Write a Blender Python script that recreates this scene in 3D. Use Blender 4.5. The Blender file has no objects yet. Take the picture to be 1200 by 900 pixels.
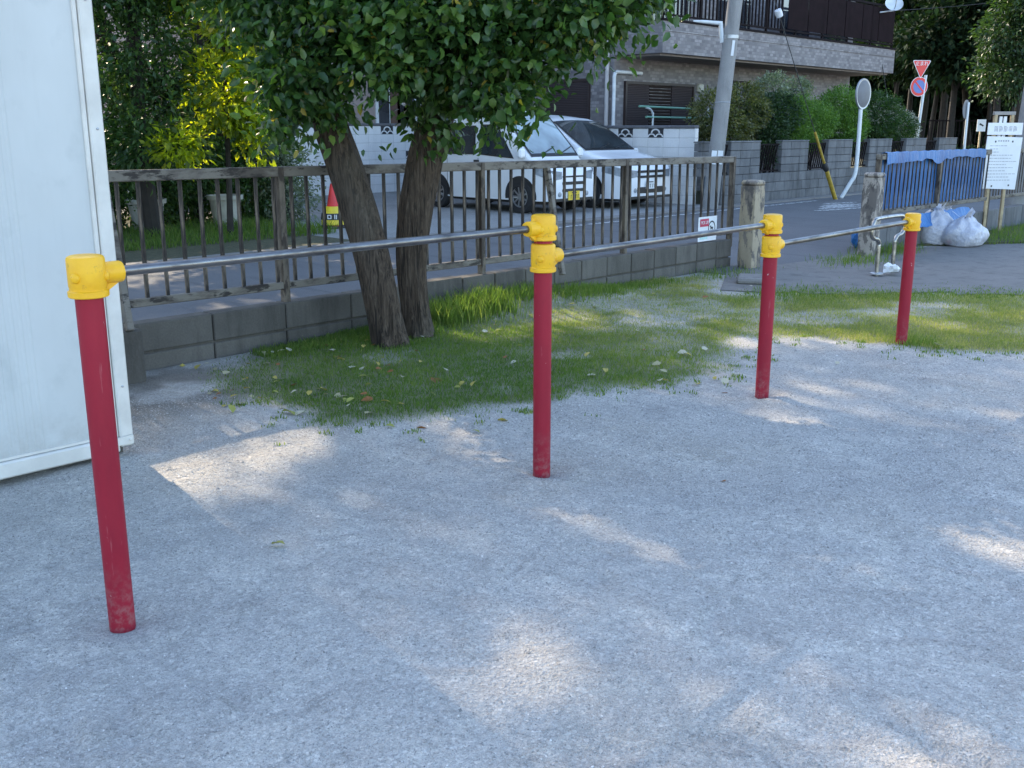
import bpy, math, random
import numpy as np
from mathutils import Matrix, Vector
R = math.radians
random.seed(7)
rng = np.random.default_rng(7)
C = bpy.context.scene.collection
scene = bpy.context.scene

# ------------------------------------------------------------------ camera, sky, sun, exposure
F = 1190.0; PITCH = math.atan(299 / 1190.0); H = 1.55; YAW = R(46.5)
cam = bpy.data.cameras.new('camera'); cam.sensor_width = 36.0; cam.lens = F / 1200 * 36; cam.clip_end = 600
co = bpy.data.objects.new('camera', cam); C.objects.link(co)
co.location = (0, 0, H); co.rotation_euler = (R(90) - PITCH, 0, -YAW)
scene.camera = co
SUN_AZ = R(9.0); SUN_EL = R(34.0)          # azimuth from +Y towards +X
w = bpy.data.worlds.new('World'); scene.world = w; w.use_nodes = True
nt = w.node_tree; bg = nt.nodes['Background']
sky = nt.nodes.new('ShaderNodeTexSky'); sky.sky_type = 'NISHITA'; sky.sun_disc = False
sky.sun_elevation = SUN_EL; sky.sun_rotation = SUN_AZ; sky.air_density = 1.0; sky.dust_density = 0.9; sky.ozone_density = 1.0
nt.links.new(sky.outputs[0], bg.inputs[0]); bg.inputs[1].default_value = 0.15
sl = bpy.data.lights.new('sun', 'SUN'); sl.energy = 2.1; sl.angle = R(0.55); sl.color = (1.0, 0.83, 0.60)
so = bpy.data.objects.new('sun', sl); C.objects.link(so)
sd = Vector((math.sin(SUN_AZ) * math.cos(SUN_EL), math.cos(SUN_AZ) * math.cos(SUN_EL), math.sin(SUN_EL)))
so.rotation_euler = sd.to_track_quat('Z', 'Y').to_euler(); so.location = sd * 60
scene.view_settings.view_transform = 'Standard'; scene.view_settings.look = 'None'
scene.view_settings.gamma = 1.0; scene.view_settings.exposure = 2.08
scene.view_settings.use_curve_mapping = False

# ------------------------------------------------------------------ pixel helpers (a pixel gives a direction only)
def ray(px, py):
    u = (px - 600) / F; v = (450 - py) / F
    cp, sp = math.cos(PITCH), math.sin(PITCH)
    f = cp + v * sp; z = -sp + v * cp
    return (u * math.cos(YAW) + f * math.sin(YAW), -u * math.sin(YAW) + f * math.cos(YAW), z)
def G(px, py, z=0.0):
    a, b, c = ray(px, py); t = (z - H) / c; return Vector((a * t, b * t, z))
def PYp(px, py, y):
    a, b, c = ray(px, py); t = y / b; return Vector((a * t, y, H + c * t))
def PXp(px, py, x):
    a, b, c = ray(px, py); t = x / a; return Vector((x, b * t, H + c * t))
def PD(px, py, d):
    a, b, c = ray(px, py); t = d / (a * math.sin(YAW) + b * math.cos(YAW)); return Vector((a * t, b * t, H + c * t))
CR = Vector((math.cos(YAW), -math.sin(YAW), 0)); CF = Vector((math.sin(YAW), math.cos(YAW), 0))

# ------------------------------------------------------------------ value noise
_tab = rng.random((256, 256))
def vnoise(x, y, s=1.0, seed=0):
    x = np.asarray(x, float) * s + seed * 17.31; y = np.asarray(y, float) * s + seed * 9.77
    xi = np.floor(x).astype(int); yi = np.floor(y).astype(int); fx = x - xi; fy = y - yi
    fx = fx * fx * (3 - 2 * fx); fy = fy * fy * (3 - 2 * fy)
    a = _tab[xi & 255, yi & 255]; b = _tab[(xi + 1) & 255, yi & 255]; c = _tab[xi & 255, (yi + 1) & 255]; d = _tab[(xi + 1) & 255, (yi + 1) & 255]
    return (a * (1 - fx) + b * fx) * (1 - fy) + (c * (1 - fx) + d * fx) * fy
def fbm(x, y, s=1.0, seed=0, o=3):
    t = 0; a = 1; n = 0
    for i in range(o): t = t + a * vnoise(x, y, s * 2 ** i, seed + i); n += a; a *= 0.5
    return t / n

# ------------------------------------------------------------------ mesh builder
class MB:
    def __init__(s): s.v = []; s.f = []
    def add(s, vs, fs):
        o = len(s.v); s.v += [tuple(p) for p in vs]; s.f += [tuple(o + i for i in f) for f in fs]; return s
    def box(s, c, d, m=None, bev=0.0):
        x, y, z = d[0] / 2, d[1] / 2, d[2] / 2
        if bev <= 0:
            vs = [Vector((a * x, b * y, e * z)) for a in (-1, 1) for b in (-1, 1) for e in (-1, 1)]
            fs = [(0, 1, 3, 2), (4, 6, 7, 5), (0, 4, 5, 1), (2, 3, 7, 6), (0, 2, 6, 4), (1, 5, 7, 3)]
        else:
            b_ = min(bev, x * .9, y * .9, z * .9); vs = []; idx = {}
            for a in (-1, 1):
                for b in (-1, 1):
                    for e in (-1, 1):
                        for k in range(3):
                            p = [a * (x - b_), b * (y - b_), e * (z - b_)]
                            p[k] = (a * x, b * y, e * z)[k]
                            idx[(a, b, e, k)] = len(vs); vs.append(Vector(p))
            fs = []
            I = lambda a, b, e, k: idx[(a, b, e, k)]
            for a in (-1, 1):
                q = [I(a, -1, -1, 0), I(a, 1, -1, 0), I(a, 1, 1, 0), I(a, -1, 1, 0)]; fs.append(q if a > 0 else q[::-1])
                q = [I(-1, a, -1, 1), I(-1, a, 1, 1), I(1, a, 1, 1), I(1, a, -1, 1)]; fs.append(q if a > 0 else q[::-1])
                q = [I(-1, -1, a, 2), I(1, -1, a, 2), I(1, 1, a, 2), I(-1, 1, a, 2)]; fs.append(q if a > 0 else q[::-1])
            for a in (-1, 1):
                for b in (-1, 1):
                    q = [I(a, b, -1, 0), I(a, b, -1, 1), I(a, b, 1, 1), I(a, b, 1, 0)]; fs.append(q if a * b > 0 else q[::-1])
                    q = [I(a, -1, b, 2), I(a, -1, b, 0), I(a, 1, b, 0), I(a, 1, b, 2)]; fs.append(q if a * b < 0 else q[::-1])
                    q = [I(-1, a, b, 1), I(-1, a, b, 2), I(1, a, b, 2), I(1, a, b, 1)]; fs.append(q if a * b > 0 else q[::-1])
                    for e in (-1, 1):
                        q = [I(a, b, e, 0), I(a, b, e, 1), I(a, b, e, 2)]; fs.append(q if a * b * e > 0 else q[::-1])
        c = Vector(c)
        vs = [(m @ p if m else p) + c for p in vs]
        return s.add(vs, fs)
    def bar(s, a, b, wx, wy, up=(0, 0, 1), bev=0.0):
        a = Vector(a); b = Vector(b); d = b - a; L = d.length; d.normalize()
        u = Vector(up)
        if abs(u.dot(d)) > .98: u = Vector((0, 1, 0))
        x = u.cross(d).normalized(); y = d.cross(x)
        m = Matrix((x, y, d)).transposed()
        return s.box((a + b) / 2, (wx, wy, L), m, bev)
    def tube(s, path, rad, n=10, cap=True, jit=None):
        path = [Vector(p) for p in path]; k = len(path)
        if not hasattr(rad, '__len__'): rad = [rad] * k
        vs = []; px = None
        for i, p in enumerate(path):
            t = (path[min(i + 1, k - 1)] - path[max(i - 1, 0)]).normalized()
            if px is None:
                u = Vector((0, 0, 1)) if abs(t.z) < .9 else Vector((1, 0, 0))
                px = (u - t * u.dot(t)).normalized()
            else: px = (px - t * px.dot(t)).normalized()
            py = t.cross(px)
            for j in range(n):
                a = 2 * math.pi * j / n
                r = rad[i] * (jit(i, j, a) if jit else 1)
                vs.append(p + px * math.cos(a) * r + py * math.sin(a) * r)
        fs = [(i * n + j, i * n + (j + 1) % n, (i + 1) * n + (j + 1) % n, (i + 1) * n + j) for i in range(k - 1) for j in range(n)]
        if cap: fs += [tuple(range(n))[::-1], tuple((k - 1) * n + j for j in range(n))]
        return s.add(vs, fs)
    def lathe(s, prof, n=20, c=(0, 0, 0), axis=(0, 0, 1)):
        ax = Vector(axis).normalized(); q = Vector((0, 0, 1)).rotation_difference(ax).to_matrix(); c = Vector(c)
        vs = [c + q @ Vector((r * math.cos(2 * math.pi * j / n), r * math.sin(2 * math.pi * j / n), z)) for r, z in prof for j in range(n)]
        k = len(prof)
        fs = [(i * n + j, i * n + (j + 1) % n, (i + 1) * n + (j + 1) % n, (i + 1) * n + j) for i in range(k - 1) for j in range(n)]
        fs += [tuple(range(n))[::-1], tuple((k - 1) * n + j for j in range(n))]
        return s.add(vs, fs)
    def prism(s, pts, axis, a, b):
        """polygon pts (2d) extruded along axis index from a to b"""
        def mk(p, t):
            q = list(p); q.insert(axis, t); return q
        n = len(pts); vs = [mk(p, a) for p in pts] + [mk(p, b) for p in pts]
        fs = [tuple(range(n))[::-1], tuple(n + i for i in range(n))] + [(i, (i + 1) % n, n + (i + 1) % n, n + i) for i in range(n)]
        return s.add(vs, fs)
    def grid(s, P):
        n = len(P); m = len(P[0])
        return s.add([p for r in P for p in r], [(i * m + j, i * m + j + 1, (i + 1) * m + j + 1, (i + 1) * m + j) for i in range(n - 1) for j in range(m - 1)])
    def mesh(s, name, off=None, smooth=False):
        me = bpy.data.meshes.new(name)
        vs = s.v if off is None else [(p[0] - off[0], p[1] - off[1], p[2] - off[2]) for p in s.v]
        me.from_pydata(vs, [], s.f); 
        if smooth:
            me.polygons.foreach_set('use_smooth', [True] * len(me.polygons))
            try: me.set_sharp_from_angle(angle=R(38))
            except Exception: pass
        me.update(); return me
def np_mesh(name, V, Fc, attr=None):
    """V (n,3), Fc (m,k) all faces same size"""
    me = bpy.data.meshes.new(name); n = len(V); m, k = Fc.shape
    me.vertices.add(n); me.vertices.foreach_set('co', np.asarray(V, np.float32).ravel())
    me.loops.add(m * k); me.loops.foreach_set('vertex_index', Fc.astype(np.int32).ravel())
    me.polygons.add(m); me.polygons.foreach_set('loop_start', np.arange(0, m * k, k, dtype=np.int32))
    try: me.polygons.foreach_set('loop_total', np.full(m, k, np.int32))
    except Exception: pass
    if attr:
        for an, av in attr.items():
            at = me.attributes.new(an, 'FLOAT', 'POINT'); at.data.foreach_set('value', np.asarray(av, np.float32))
    me.update(calc_edges=True); me.validate(); return me

ROOT = {}
def ob(name, me, m=None, parent=None, loc=None):
    o = bpy.data.objects.new(name, me); C.objects.link(o)
    if m is not None and me is not None and len(me.materials) == 0: me.materials.append(m)
    if parent is not None: o.parent = parent
    if loc is not None: o.location = loc
    return o
def tag(o, label, cat, group=None):
    o['label'] = label; o['category'] = cat
    if group: o['group'] = group
    return o
def thing(name, label, cat, loc=(0, 0, 0), rotz=0, group=None):
    o = bpy.data.objects.new(name, None); C.objects.link(o); o.location = loc; o.rotation_euler = (0, 0, rotz)
    o.empty_display_size = .1
    ROOT[o.name] = Vector(loc)
    return tag(o, label, cat, group)
def part(name, mb, m, root, smooth=False, top=None):
    """mb in world coordinates (unrotated roots); parent may be a sub-part's parent"""
    r = top or root
    return ob(name, mb.mesh(name, ROOT[r.name], smooth), m, root)
def lpart(name, mb, m, root, smooth=False): return ob(name, mb.mesh(name, None, smooth), m, root)
def single(name, mb, m, label, cat, loc, group=None, smooth=False):
    o = ob(name, mb.mesh(name, loc, smooth), m, None, loc); ROOT[o.name] = Vector(loc); return tag(o, label, cat, group)
def struct(name, me, m, kind='structure', loc=None):
    o = ob(name, me, m, None, loc); o['kind'] = kind; return o
def copy_tree(o, parent=None):
    c = o.copy(); C.objects.link(c); c.parent = parent
    for ch in list(o.children): copy_tree(ch, c)
    return c
def text_mesh(txt, size):
    cu = bpy.data.curves.new('t', 'FONT'); cu.body = txt; cu.size = size; cu.align_x = 'CENTER'; cu.align_y = 'CENTER'; cu.extrude = 0.0008
    cu.resolution_u = 3
    o = bpy.data.objects.new('t', cu); C.objects.link(o)
    dg = bpy.context.evaluated_depsgraph_get(); me = bpy.data.meshes.new_from_object(o.evaluated_get(dg))
    bpy.data.objects.remove(o); bpy.data.curves.remove(cu); me.name = 'lettering'
    return me
def text_on(txt, size, m, root, c, right, up, proud=.003, name='lettering', sx=1.0):
    me = text_mesh(txt, size); r = Vector(right).normalized(); u = Vector(up).normalized(); n = r.cross(u)
    M = Matrix((r * sx, u, n)).transposed().to_4x4(); M.translation = Vector(c) + n * proud
    me.transform(M); return ob(name, me, m, root)

# ------------------------------------------------------------------ materials
class NT:
    def __init__(s, name):
        s.m = bpy.data.materials.new(name); s.m.use_nodes = True; s.t = s.m.node_tree; s.n = s.t.nodes; s.b = s.n['Principled BSDF']; s.out = s.n['Material Output']
        s.tc = s.n.new('ShaderNodeTexCoord')
    def lk(s, a, b): s.t.links.new(a, b)
    def noise(s, scale, detail=4, rough=.55, vec=None, dist=0.0):
        n = s.n.new('ShaderNodeTexNoise'); n.inputs['Scale'].default_value = scale; n.inputs['Detail'].default_value = detail
        n.inputs['Roughness'].default_value = rough; n.inputs['Distortion'].default_value = dist
        s.lk(vec or s.tc.outputs['Object'], n.inputs['Vector']); return n.outputs['Fac']
    def vor(s, scale, vec=None, feat='F1', out='Distance'):
        n = s.n.new('ShaderNodeTexVoronoi'); n.feature = feat; n.inputs['Scale'].default_value = scale
        s.lk(vec or s.tc.outputs['Object'], n.inputs['Vector']); return n.outputs[out]
    def map(s, scale=(1, 1, 1), rot=(0, 0, 0), src='Object'):
        n = s.n.new('ShaderNodeMapping'); n.inputs['Scale'].default_value = scale; n.inputs['Rotation'].default_value = rot
        s.lk(s.tc.outputs[src], n.inputs['Vector']); return n.outputs[0]
    def ramp(s, fac, stops):
        n = s.n.new('ShaderNodeValToRGB'); e = n.color_ramp.elements
        while len(e) < len(stops): e.new(.5)
        for i, (p, c) in enumerate(stops):
            e[i].position = p; e[i].color = (c if hasattr(c, '__len__') else (c, c, c)) + (1,) if hasattr(c, '__len__') else (c, c, c, 1)
        s.lk(fac, n.inputs[0]); return n.outputs[0]
    def mix(s, fac, a, b, mode='MIX'):
        n = s.n.new('ShaderNodeMix'); n.data_type = 'RGBA'; n.blend_type = mode
        for sock, v in ((n.inputs[0], fac), (n.inputs[6], a), (n.inputs[7], b)):
            if isinstance(v, (int, float)): sock.default_value = v
            elif isinstance(v, tuple): sock.default_value = v + (1,) if len(v) == 3 else v
            else: s.lk(v, sock)
        return n.outputs[2]
    def math(s, op, a, b=0.0):
        n = s.n.new('ShaderNodeMath'); n.operation = op
        for i, v in enumerate((a, b)):
            if isinstance(v, (int, float)): n.inputs[i].default_value = v
            else: s.lk(v, n.inputs[i])
        return n.outputs[0]
    def attr(s, name):
        n = s.n.new('ShaderNodeAttribute'); n.attribute_name = name; return n.outputs['Fac']
    def rand(s): return s.n.new('ShaderNodeObjectInfo').outputs['Random']
    def bump(s, h, strength=.5, dist=.01, prev=None):
        n = s.n.new('ShaderNodeBump'); n.inputs['Strength'].default_value = strength; n.inputs['Distance'].default_value = dist
        s.lk(h, n.inputs['Height'])
        if prev is not None: s.lk(prev, n.inputs['Normal'])
        return n.outputs[0]
    def set(s, color=None, rough=None, normal=None, metal=None, spec=None):
        for k, v in (('Base Color', color), ('Roughness', rough), ('Normal', normal), ('Metallic', metal), ('Specular IOR Level', spec)):
            if v is None: continue
            if isinstance(v, (int, float)): s.b.inputs[k].default_value = v
            elif isinstance(v, tuple): s.b.inputs[k].default_value = v + (1,)
            else: s.lk(v, s.b.inputs[k])
        return s
M = {}
def simple(name, col, rough=.5, metal=0.0, var=.12, nscale=6, bump=0.0, spec=None):
    t = NT(name); n = t.noise(nscale, 5, .6)
    lo = tuple(c * (1 - var * 1.6) for c in col); hi = tuple(min(1, c * (1 + var)) for c in col)
    c = t.ramp(n, [(.3, lo), (.7, hi)])
    r = t.math('MULTIPLY_ADD', n, .25); r.node.inputs[2].default_value = max(0.03, rough - .12)
    t.set(c, r, None, metal, spec)
    if bump: t.set(normal=t.bump(t.noise(nscale * 12, 5), bump, .004))
    M[name] = t.m; return t.m
# gravel ground with worn soil and lawn soil
def mk_ground():
    t = NT('gravel_ground'); p = t.tc.outputs['Object']
    g1 = t.noise(150, 3, .7); g2 = t.noise(420, 2, .6); big = t.noise(.55, 4, .6); mid = t.noise(3.2, 6, .65, dist=.4)
    vr = t.vor(95, None, 'F1', 'Color'); sep = t.n.new('ShaderNodeSeparateColor'); t.lk(vr, sep.inputs[0])
    c = t.mix(t.ramp(mid, [(.38, 0.0), (.66, .7)]), (.42, .40, .368), (.51, .483, .44))
    c = t.mix(t.ramp(big, [(.48, 0.0), (.72, .6)]), c, (.42, .37, .30))
    c = t.mix(t.ramp(t.noise(1.3, 4, .6), [(.5, 0.0), (.7, .5)]), c, (.29, .28, .265))
    dr = t.noise(2.1, 7, .7, t.map((1, .55, 1), (0, 0, .5)), 1.5)
    c = t.mix(t.ramp(dr, [(.5, 0.0), (.62, .6)]), c, (.56, .53, .475))
    c = t.mix(t.ramp(t.noise(4.5, 6, .7, None, 1.0), [(.56, 0.0), (.68, .5)]), c, (.25, .24, .225))
    gr = t.mix(.5, t.ramp(sep.outputs[0], [(0.0, .45), (.4, .9), (.8, 1.2), (1.0, 1.9)]), t.ramp(g1, [(.3, .4), (.5, 1.0), (.7, 1.7)]))
    gr = t.mix(.4, gr, t.ramp(g2, [(.3, .45), (.5, 1.0), (.7, 1.6)]))
    c = t.mix(1.0, c, gr, 'MULTIPLY')
    soil = t.mix(t.noise(60, 4, .7), (.10, .085, .065), (.24, .215, .18))
    bare = t.attr('soil'); lawn = t.attr('lawn')
    c = t.mix(bare, c, soil)
    lw = t.mix(t.noise(35, 4, .7), (.10, .11, .05), (.26, .25, .16))
    c = t.mix(t.math('MULTIPLY', lawn, .9), c, lw)
    h = t.math('ADD', t.math('MULTIPLY', g1, .7), t.math('MULTIPLY', t.vor(95), .8))
    b = t.bump(h, .9, .008); b = t.bump(t.noise(14, 6, .7, dist=.6), .6, .03, b)
    t.set(c, .92, b, 0.0, .25); M['ground'] = t.m
mk_ground()
def mk_asphalt():
    t = NT('asphalt'); g = t.noise(160, 3, .7); b = t.noise(.8, 5, .6)
    c = t.mix(.55, t.ramp(g, [(.3, (.06, .061, .063)), (.7, (.19, .19, .192))]), t.ramp(b, [(.3, (.09, .091, .094)), (.7, (.145, .145, .146))]))
    c = t.mix(t.ramp(t.noise(3, 7, .7, t.map((1, .12, 1))), [(.55, 0.0), (.62, .35)]), c, (.055, .055, .056))
    t.set(c, .85, t.bump(g, .5, .006)); M['asphalt'] = t.m
mk_asphalt()
def mk_concrete(name, a, b, stain=.5, sc=1.0, var=(.78, 1.12)):
    t = NT(name); n = t.noise(2.5 * sc, 7, .65); f = t.noise(70 * sc, 4, .6)
    c = t.ramp(n, [(.25, a), (.75, b)]); c = t.mix(.25, c, t.ramp(f, [(.2, tuple(x * .5 for x in a)), (.8, tuple(min(1, x * 1.3) for x in b))]))
    st = t.ramp(t.noise(5 * sc, 6, .7, t.map((1, 1, .18))), [(.48, 0.0), (.68, stain)])
    c = t.mix(st, c, tuple(x * .38 for x in a))
    rv = t.ramp(t.rand(), [(0, var[0]), (1, var[1])])
    c = t.mix(1.0, c, rv, 'MULTIPLY')
    t.set(c, .9, t.bump(t.math('ADD', f, t.math('MULTIPLY', n, .8)), .5, .006)); M[name] = t.m
mk_concrete('kerb_wall', (.085, .078, .068), (.15, .138, .12), .6)
mk_concrete('pole_concrete', (.23, .228, .225), (.33, .325, .32), .4)
mk_concrete('path_concrete', (.165, .155, .143), (.26, .243, .222), .6)
mk_concrete('gray_block', (.10, .102, .106), (.19, .192, .197), .7, 1.0, (.85, 1.1))
mk_concrete('white_block', (.68, .67, .66), (.78, .78, .77), .14, 1.0, (.95, 1.02))
mk_concrete('white_joint', (.42, .42, .42), (.52, .52, .52), .2, 1.0, (1, 1))
mk_concrete('coping', (.10, .10, .11), (.17, .17, .18), .4)
mk_concrete('brick_pale', (.40, .37, .34), (.55, .52, .48), .4)
def mk_peel(name, paint, under, rust, lo=.5, hi=.56, sc=9, vs=(1, 1, .35)):
    t = NT(name); v = t.map(vs); n = t.noise(sc, 7, .68, v, .3); n2 = t.noise(sc * 2.3, 6, .65, v)
    vor = t.mix(t.ramp(n, [(lo, 0.0), (hi, 1.0)]), paint, under)
    c = t.mix(t.ramp(n2, [(.53, 0.0), (.6, 1.0)]), vor, rust)
    c = t.mix(t.math('MULTIPLY', t.noise(30, 4), .35), c, tuple(x * .6 for x in under))
    t.set(c, .7, t.bump(t.ramp(n, [(lo, 1.0), (hi, 0.0)]), .6, .002)); M[name] = t.m
mk_peel('fence_paint', (.17, .14, .105), (.05, .038, .03), (.045, .033, .026), .44, .58, 7)
mk_peel('picket_paint', (.22, .175, .13), (.016, .012, .010), (.008, .007, .007), .40, .50, 6, (1.5, 1.5, .22))
mk_peel('rail_paint', (.20, .18, .15), (.085, .07, .058), (.02, .016, .014), .48, .62, 8, (.35, 1, 1))
mk_peel('pillar_paint', (.40, .33, .23), (.20, .17, .14), (.09, .08, .075), .50, .53, 5, (1, 1, .4))
mk_peel('pillar_paint_grey', (.40, .35, .30), (.15, .13, .115), (.08, .07, .065), .47, .5, 6, (1, 1, .5))
def mk_red():
    t = NT('red_paint'); n = t.noise(8, 6, .65, t.map((1, 1, .3))); f = t.noise(160, 3)
    c = t.ramp(n, [(.3, (.24, .009, .024)), (.7, (.31, .013, .03))])
    low = t.ramp(t.noise(26, 5, .7), [(.685, 0.0), (.70, 1.0)])
    c = t.mix(low, c, (.42, .38, .36))
    sp = t.n.new('ShaderNodeSeparateXYZ'); t.lk(t.tc.outputs['Object'], sp.inputs[0])
    zf = t.math('SUBTRACT', 1.0, t.math('MULTIPLY', sp.outputs[2], 4.5))
    dirt = t.math('MULTIPLY', t.ramp(zf, [(0, 0.0), (1, 1.0)]), t.ramp(t.noise(34, 6, .75), [(.45, 0.0), (.66, .4)]))
    c = t.mix(dirt, c, (.30, .27, .24))
    scr = t.ramp(t.noise(20, 4, .6, t.map((3, 3, .25))), [(.66, 0.0), (.70, .55)]); c = t.mix(scr, c, (.36, .10, .11))
    c = t.mix(t.ramp(t.noise(3, 5, .7), [(.45, 0.0), (.7, .2)]), c, (.20, .02, .03))
    t.set(c, .5, t.bump(t.math('ADD', f, n), .15, .002), 0, .25); M['red'] = t.m
    t = NT('yellow_paint'); n = t.noise(12, 6, .65); f = t.noise(60, 4)
    c = t.ramp(n, [(.3, (.72, .36, .008)), (.7, (.86, .49, .012))]); c = t.mix(t.ramp(t.noise(26, 6, .75), [(.58, 0.0), (.7, .75)]), c, (.30, .17, .03)); c = t.mix(t.ramp(t.noise(60, 5, .7), [(.68, 0.0), (.72, .9)]), c, (.12, .08, .05))
    t.set(c, .42, t.bump(f, .3, .003), 0, .4); M['yellow'] = t.m
    t = NT('steel_bar'); n = t.noise(30, 6, .7, t.map((.2, 1, 1)))
    c = t.ramp(n, [(.35, (.10, .094, .092)), (.65, (.25, .243, .237))]); t.set(c, t.ramp(n, [(.3, .42), (.7, .26)]), None, 1.0); M['steel'] = t.m
mk_red()
def mk_shed():
    t = NT('shed_panel'); n = t.noise(1.7, 5, .6, t.map((1, 1, .5))); s = t.noise(8, 6, .7, t.map((1.6, 1, .12)))
    c = t.ramp(n, [(.3, (.44, .455, .44)), (.7, (.52, .535, .52))]); c = t.mix(t.ramp(s, [(.58, 0.0), (.78, .22)]), c, (.39, .40, .38))
    c = t.mix(t.ramp(t.noise(5, 5, .6), [(.55, 0.0), (.72, .4)]), c, (.36, .385, .375))
    sp = t.n.new('ShaderNodeSeparateXYZ'); t.lk(t.tc.outputs['Object'], sp.inputs[0])
    lowd = t.math('MULTIPLY', t.ramp(t.math('SUBTRACT', 1.0, t.math('MULTIPLY', sp.outputs[2], 2.6)), [(.1, 0.0), (.9, 1.0)]), t.ramp(t.noise(9, 7, .75), [(.35, .05), (.65, .6)]))
    c = t.mix(lowd, c, (.28, .255, .22))
    c = t.mix(t.ramp(t.noise(11, 6, .7, t.map((2.2, 1, .06))), [(.62, 0.0), (.74, .2)]), c, (.34, .33, .29))
    t.set(c, .5, t.bump(t.noise(2.2, 3, .5), .25, .02), 0, .3); M['shed'] = t.m
mk_shed()
simple('shed_frame', (.60, .58, .53), .5, 0, .1, 5)
def mk_bark():
    t = NT('bark'); v = t.map((20, 20, 2.4)); n = t.noise(2.6, 9, .72, v, .8); r = t.noise(2.2, 3, .5, t.map((24, 24, 1.5)), 1.2); g = t.noise(1.6, 4)
    c = t.ramp(n, [(.25, (.024, .017, .012)), (.5, (.07, .052, .038)), (.75, (.15, .117, .09))])
    c = t.mix(t.ramp(r, [(.36, .85), (.46, 0.0)]), c, (.022, .018, .015))
    c = t.mix(t.ramp(g, [(.5, 0.0), (.75, .35)]), c, (.16, .15, .12))
    t.set(c, .9, t.bump(t.math('ADD', n, t.ramp(r, [(.33, 0.0), (.5, 1.0)])), .8, .012), 0, .2); M['bark'] = t.m
mk_bark()
def mk_leaf(name, stops, trans=.35, tcol=None, rough=.42, spec=.45):
    t = NT(name); v = t.attr('v'); c = t.ramp(v, stops)
    c = t.mix(.3, c, t.ramp(t.noise(30, 2), [(.3, .55), (.7, 1.25)]), 'MULTIPLY')
    t.set(c, rough, None, 0, spec)
    tr = t.n.new('ShaderNodeBsdfTranslucent'); mx = t.n.new('ShaderNodeMixShader'); mx.inputs[0].default_value = trans
    t.lk(t.mix(1.0, c, tcol or (1.9, 2.1, .7), 'MULTIPLY'), tr.inputs[0])
    t.lk(t.b.outputs[0], mx.inputs[1]); t.lk(tr.outputs[0], mx.inputs[2]); t.lk(mx.outputs[0], t.out.inputs[0]); M[name] = t.m
mk_leaf('leaf_main', [(0, (.018, .046, .014)), (.45, (.042, .095, .024)), (.8, (.085, .155, .034)), (.95, (.15, .21, .045)), (1, (.34, .27, .05))], .35, None, .34, .5)
mk_leaf('leaf_garden', [(0, (.02, .05, .016)), (.6, (.045, .095, .025)), (1, (.09, .15, .035))], .35)
mk_leaf('leaf_sunlit', [(0, (.03, .06, .014)), (.5, (.11, .15, .022)), (1, (.30, .33, .035))], .66, (2.8, 2.8, .5))  # backlit sun glow put into the leaf colour and translucency
mk_leaf('leaf_hedge', [(0, (.05, .115, .022)), (.6, (.11, .215, .04)), (1, (.19, .31, .06))], .3)
mk_leaf('leaf_dark', [(0, (.015, .035, .014)), (.6, (.03, .062, .022)), (1, (.05, .09, .03))], .25)
mk_leaf('leaf_olive', [(0, (.05, .07, .025)), (.6, (.11, .12, .045)), (1, (.2, .19, .08))], .3)
mk_leaf('leaf_silver', [(0, (.10, .13, .09)), (.6, (.24, .28, .20)), (1, (.42, .45, .35))], .25)
mk_leaf('petal', [(0, (.40, .42, .33)), (1, (.66, .67, .58))], .3, (1, 1, .9))
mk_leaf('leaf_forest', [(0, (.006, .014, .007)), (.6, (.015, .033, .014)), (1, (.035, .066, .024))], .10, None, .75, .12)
mk_leaf('grass_blade', [(0, (.065, .13, .028)), (.4, (.135, .205, .052)), (.75, (.26, .275, .11)), (1, (.44, .39, .22))], .5, (1.6, 1.7, .6), .6, .2)
mk_leaf('fallen', [(0, (.30, .33, .09)), (.35, (.46, .38, .10)), (.6, (.42, .40, .28)), (.8, (.30, .13, .05)), (1, (.55, .52, .40))], .2, (1, 1, .6), .6, .2)
def mk_tile():
    t = NT('house_tile'); n = t.n.new('ShaderNodeTexBrick')
    # x runs along the wall whichever way it faces
    sp = t.n.new('ShaderNodeSeparateXYZ'); t.lk(t.tc.outputs['Object'], sp.inputs[0])
    cb = t.n.new('ShaderNodeCombineXYZ'); t.lk(t.math('ADD', sp.outputs[0], sp.outputs[1]), cb.inputs[0]); t.lk(sp.outputs[2], cb.inputs[1])
    t.lk(cb.outputs[0], n.inputs['Vector'])
    n.inputs['Scale'].default_value = 1.0; n.inputs['Brick Width'].default_value = .145; n.inputs['Row Height'].default_value = .07
    n.inputs['Mortar Size'].default_value = .006; n.inputs['Color1'].default_value = (.29, .27, .272, 1); n.inputs['Color2'].default_value = (.13, .12, .127, 1)
    n.inputs['Mortar'].default_value = (.17, .158, .16, 1); n.offset = .5
    c = t.mix(t.ramp(t.noise(.7, 4), [(.3, .0), (.7, .25)]), n.outputs[0], (.17, .155, .16))
    t.set(c, .7, t.bump(t.math('SUBTRACT', 1.0, n.outputs['Fac']), .4, .006)); M['tile'] = t.m
mk_tile()
def mk_shutter():
    t = NT('shutter'); wv = t.n.new('ShaderNodeTexWave'); wv.bands_direction = 'Z'; wv.inputs['Scale'].default_value = 8; wv.inputs['Distortion'].default_value = 0
    t.lk(t.tc.outputs['Object'], wv.inputs[0]); c = t.ramp(wv.outputs['Fac'], [(.0, (.04, .03, .031)), (1, (.062, .048, .048))])
    t.set(c, .7, t.bump(wv.outputs['Fac'], .6, .01), 0, .15); M['shutter'] = t.m
mk_shutter()
simple('dark_frame', (.035, .022, .02), .5); simple('dark_rail', (.014, .010, .011), .8, 0, .2, 6, 0, .1); simple('rail_screen', (.016, .0095, .011), .85, 0, .25, 4, 0, .08)
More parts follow.
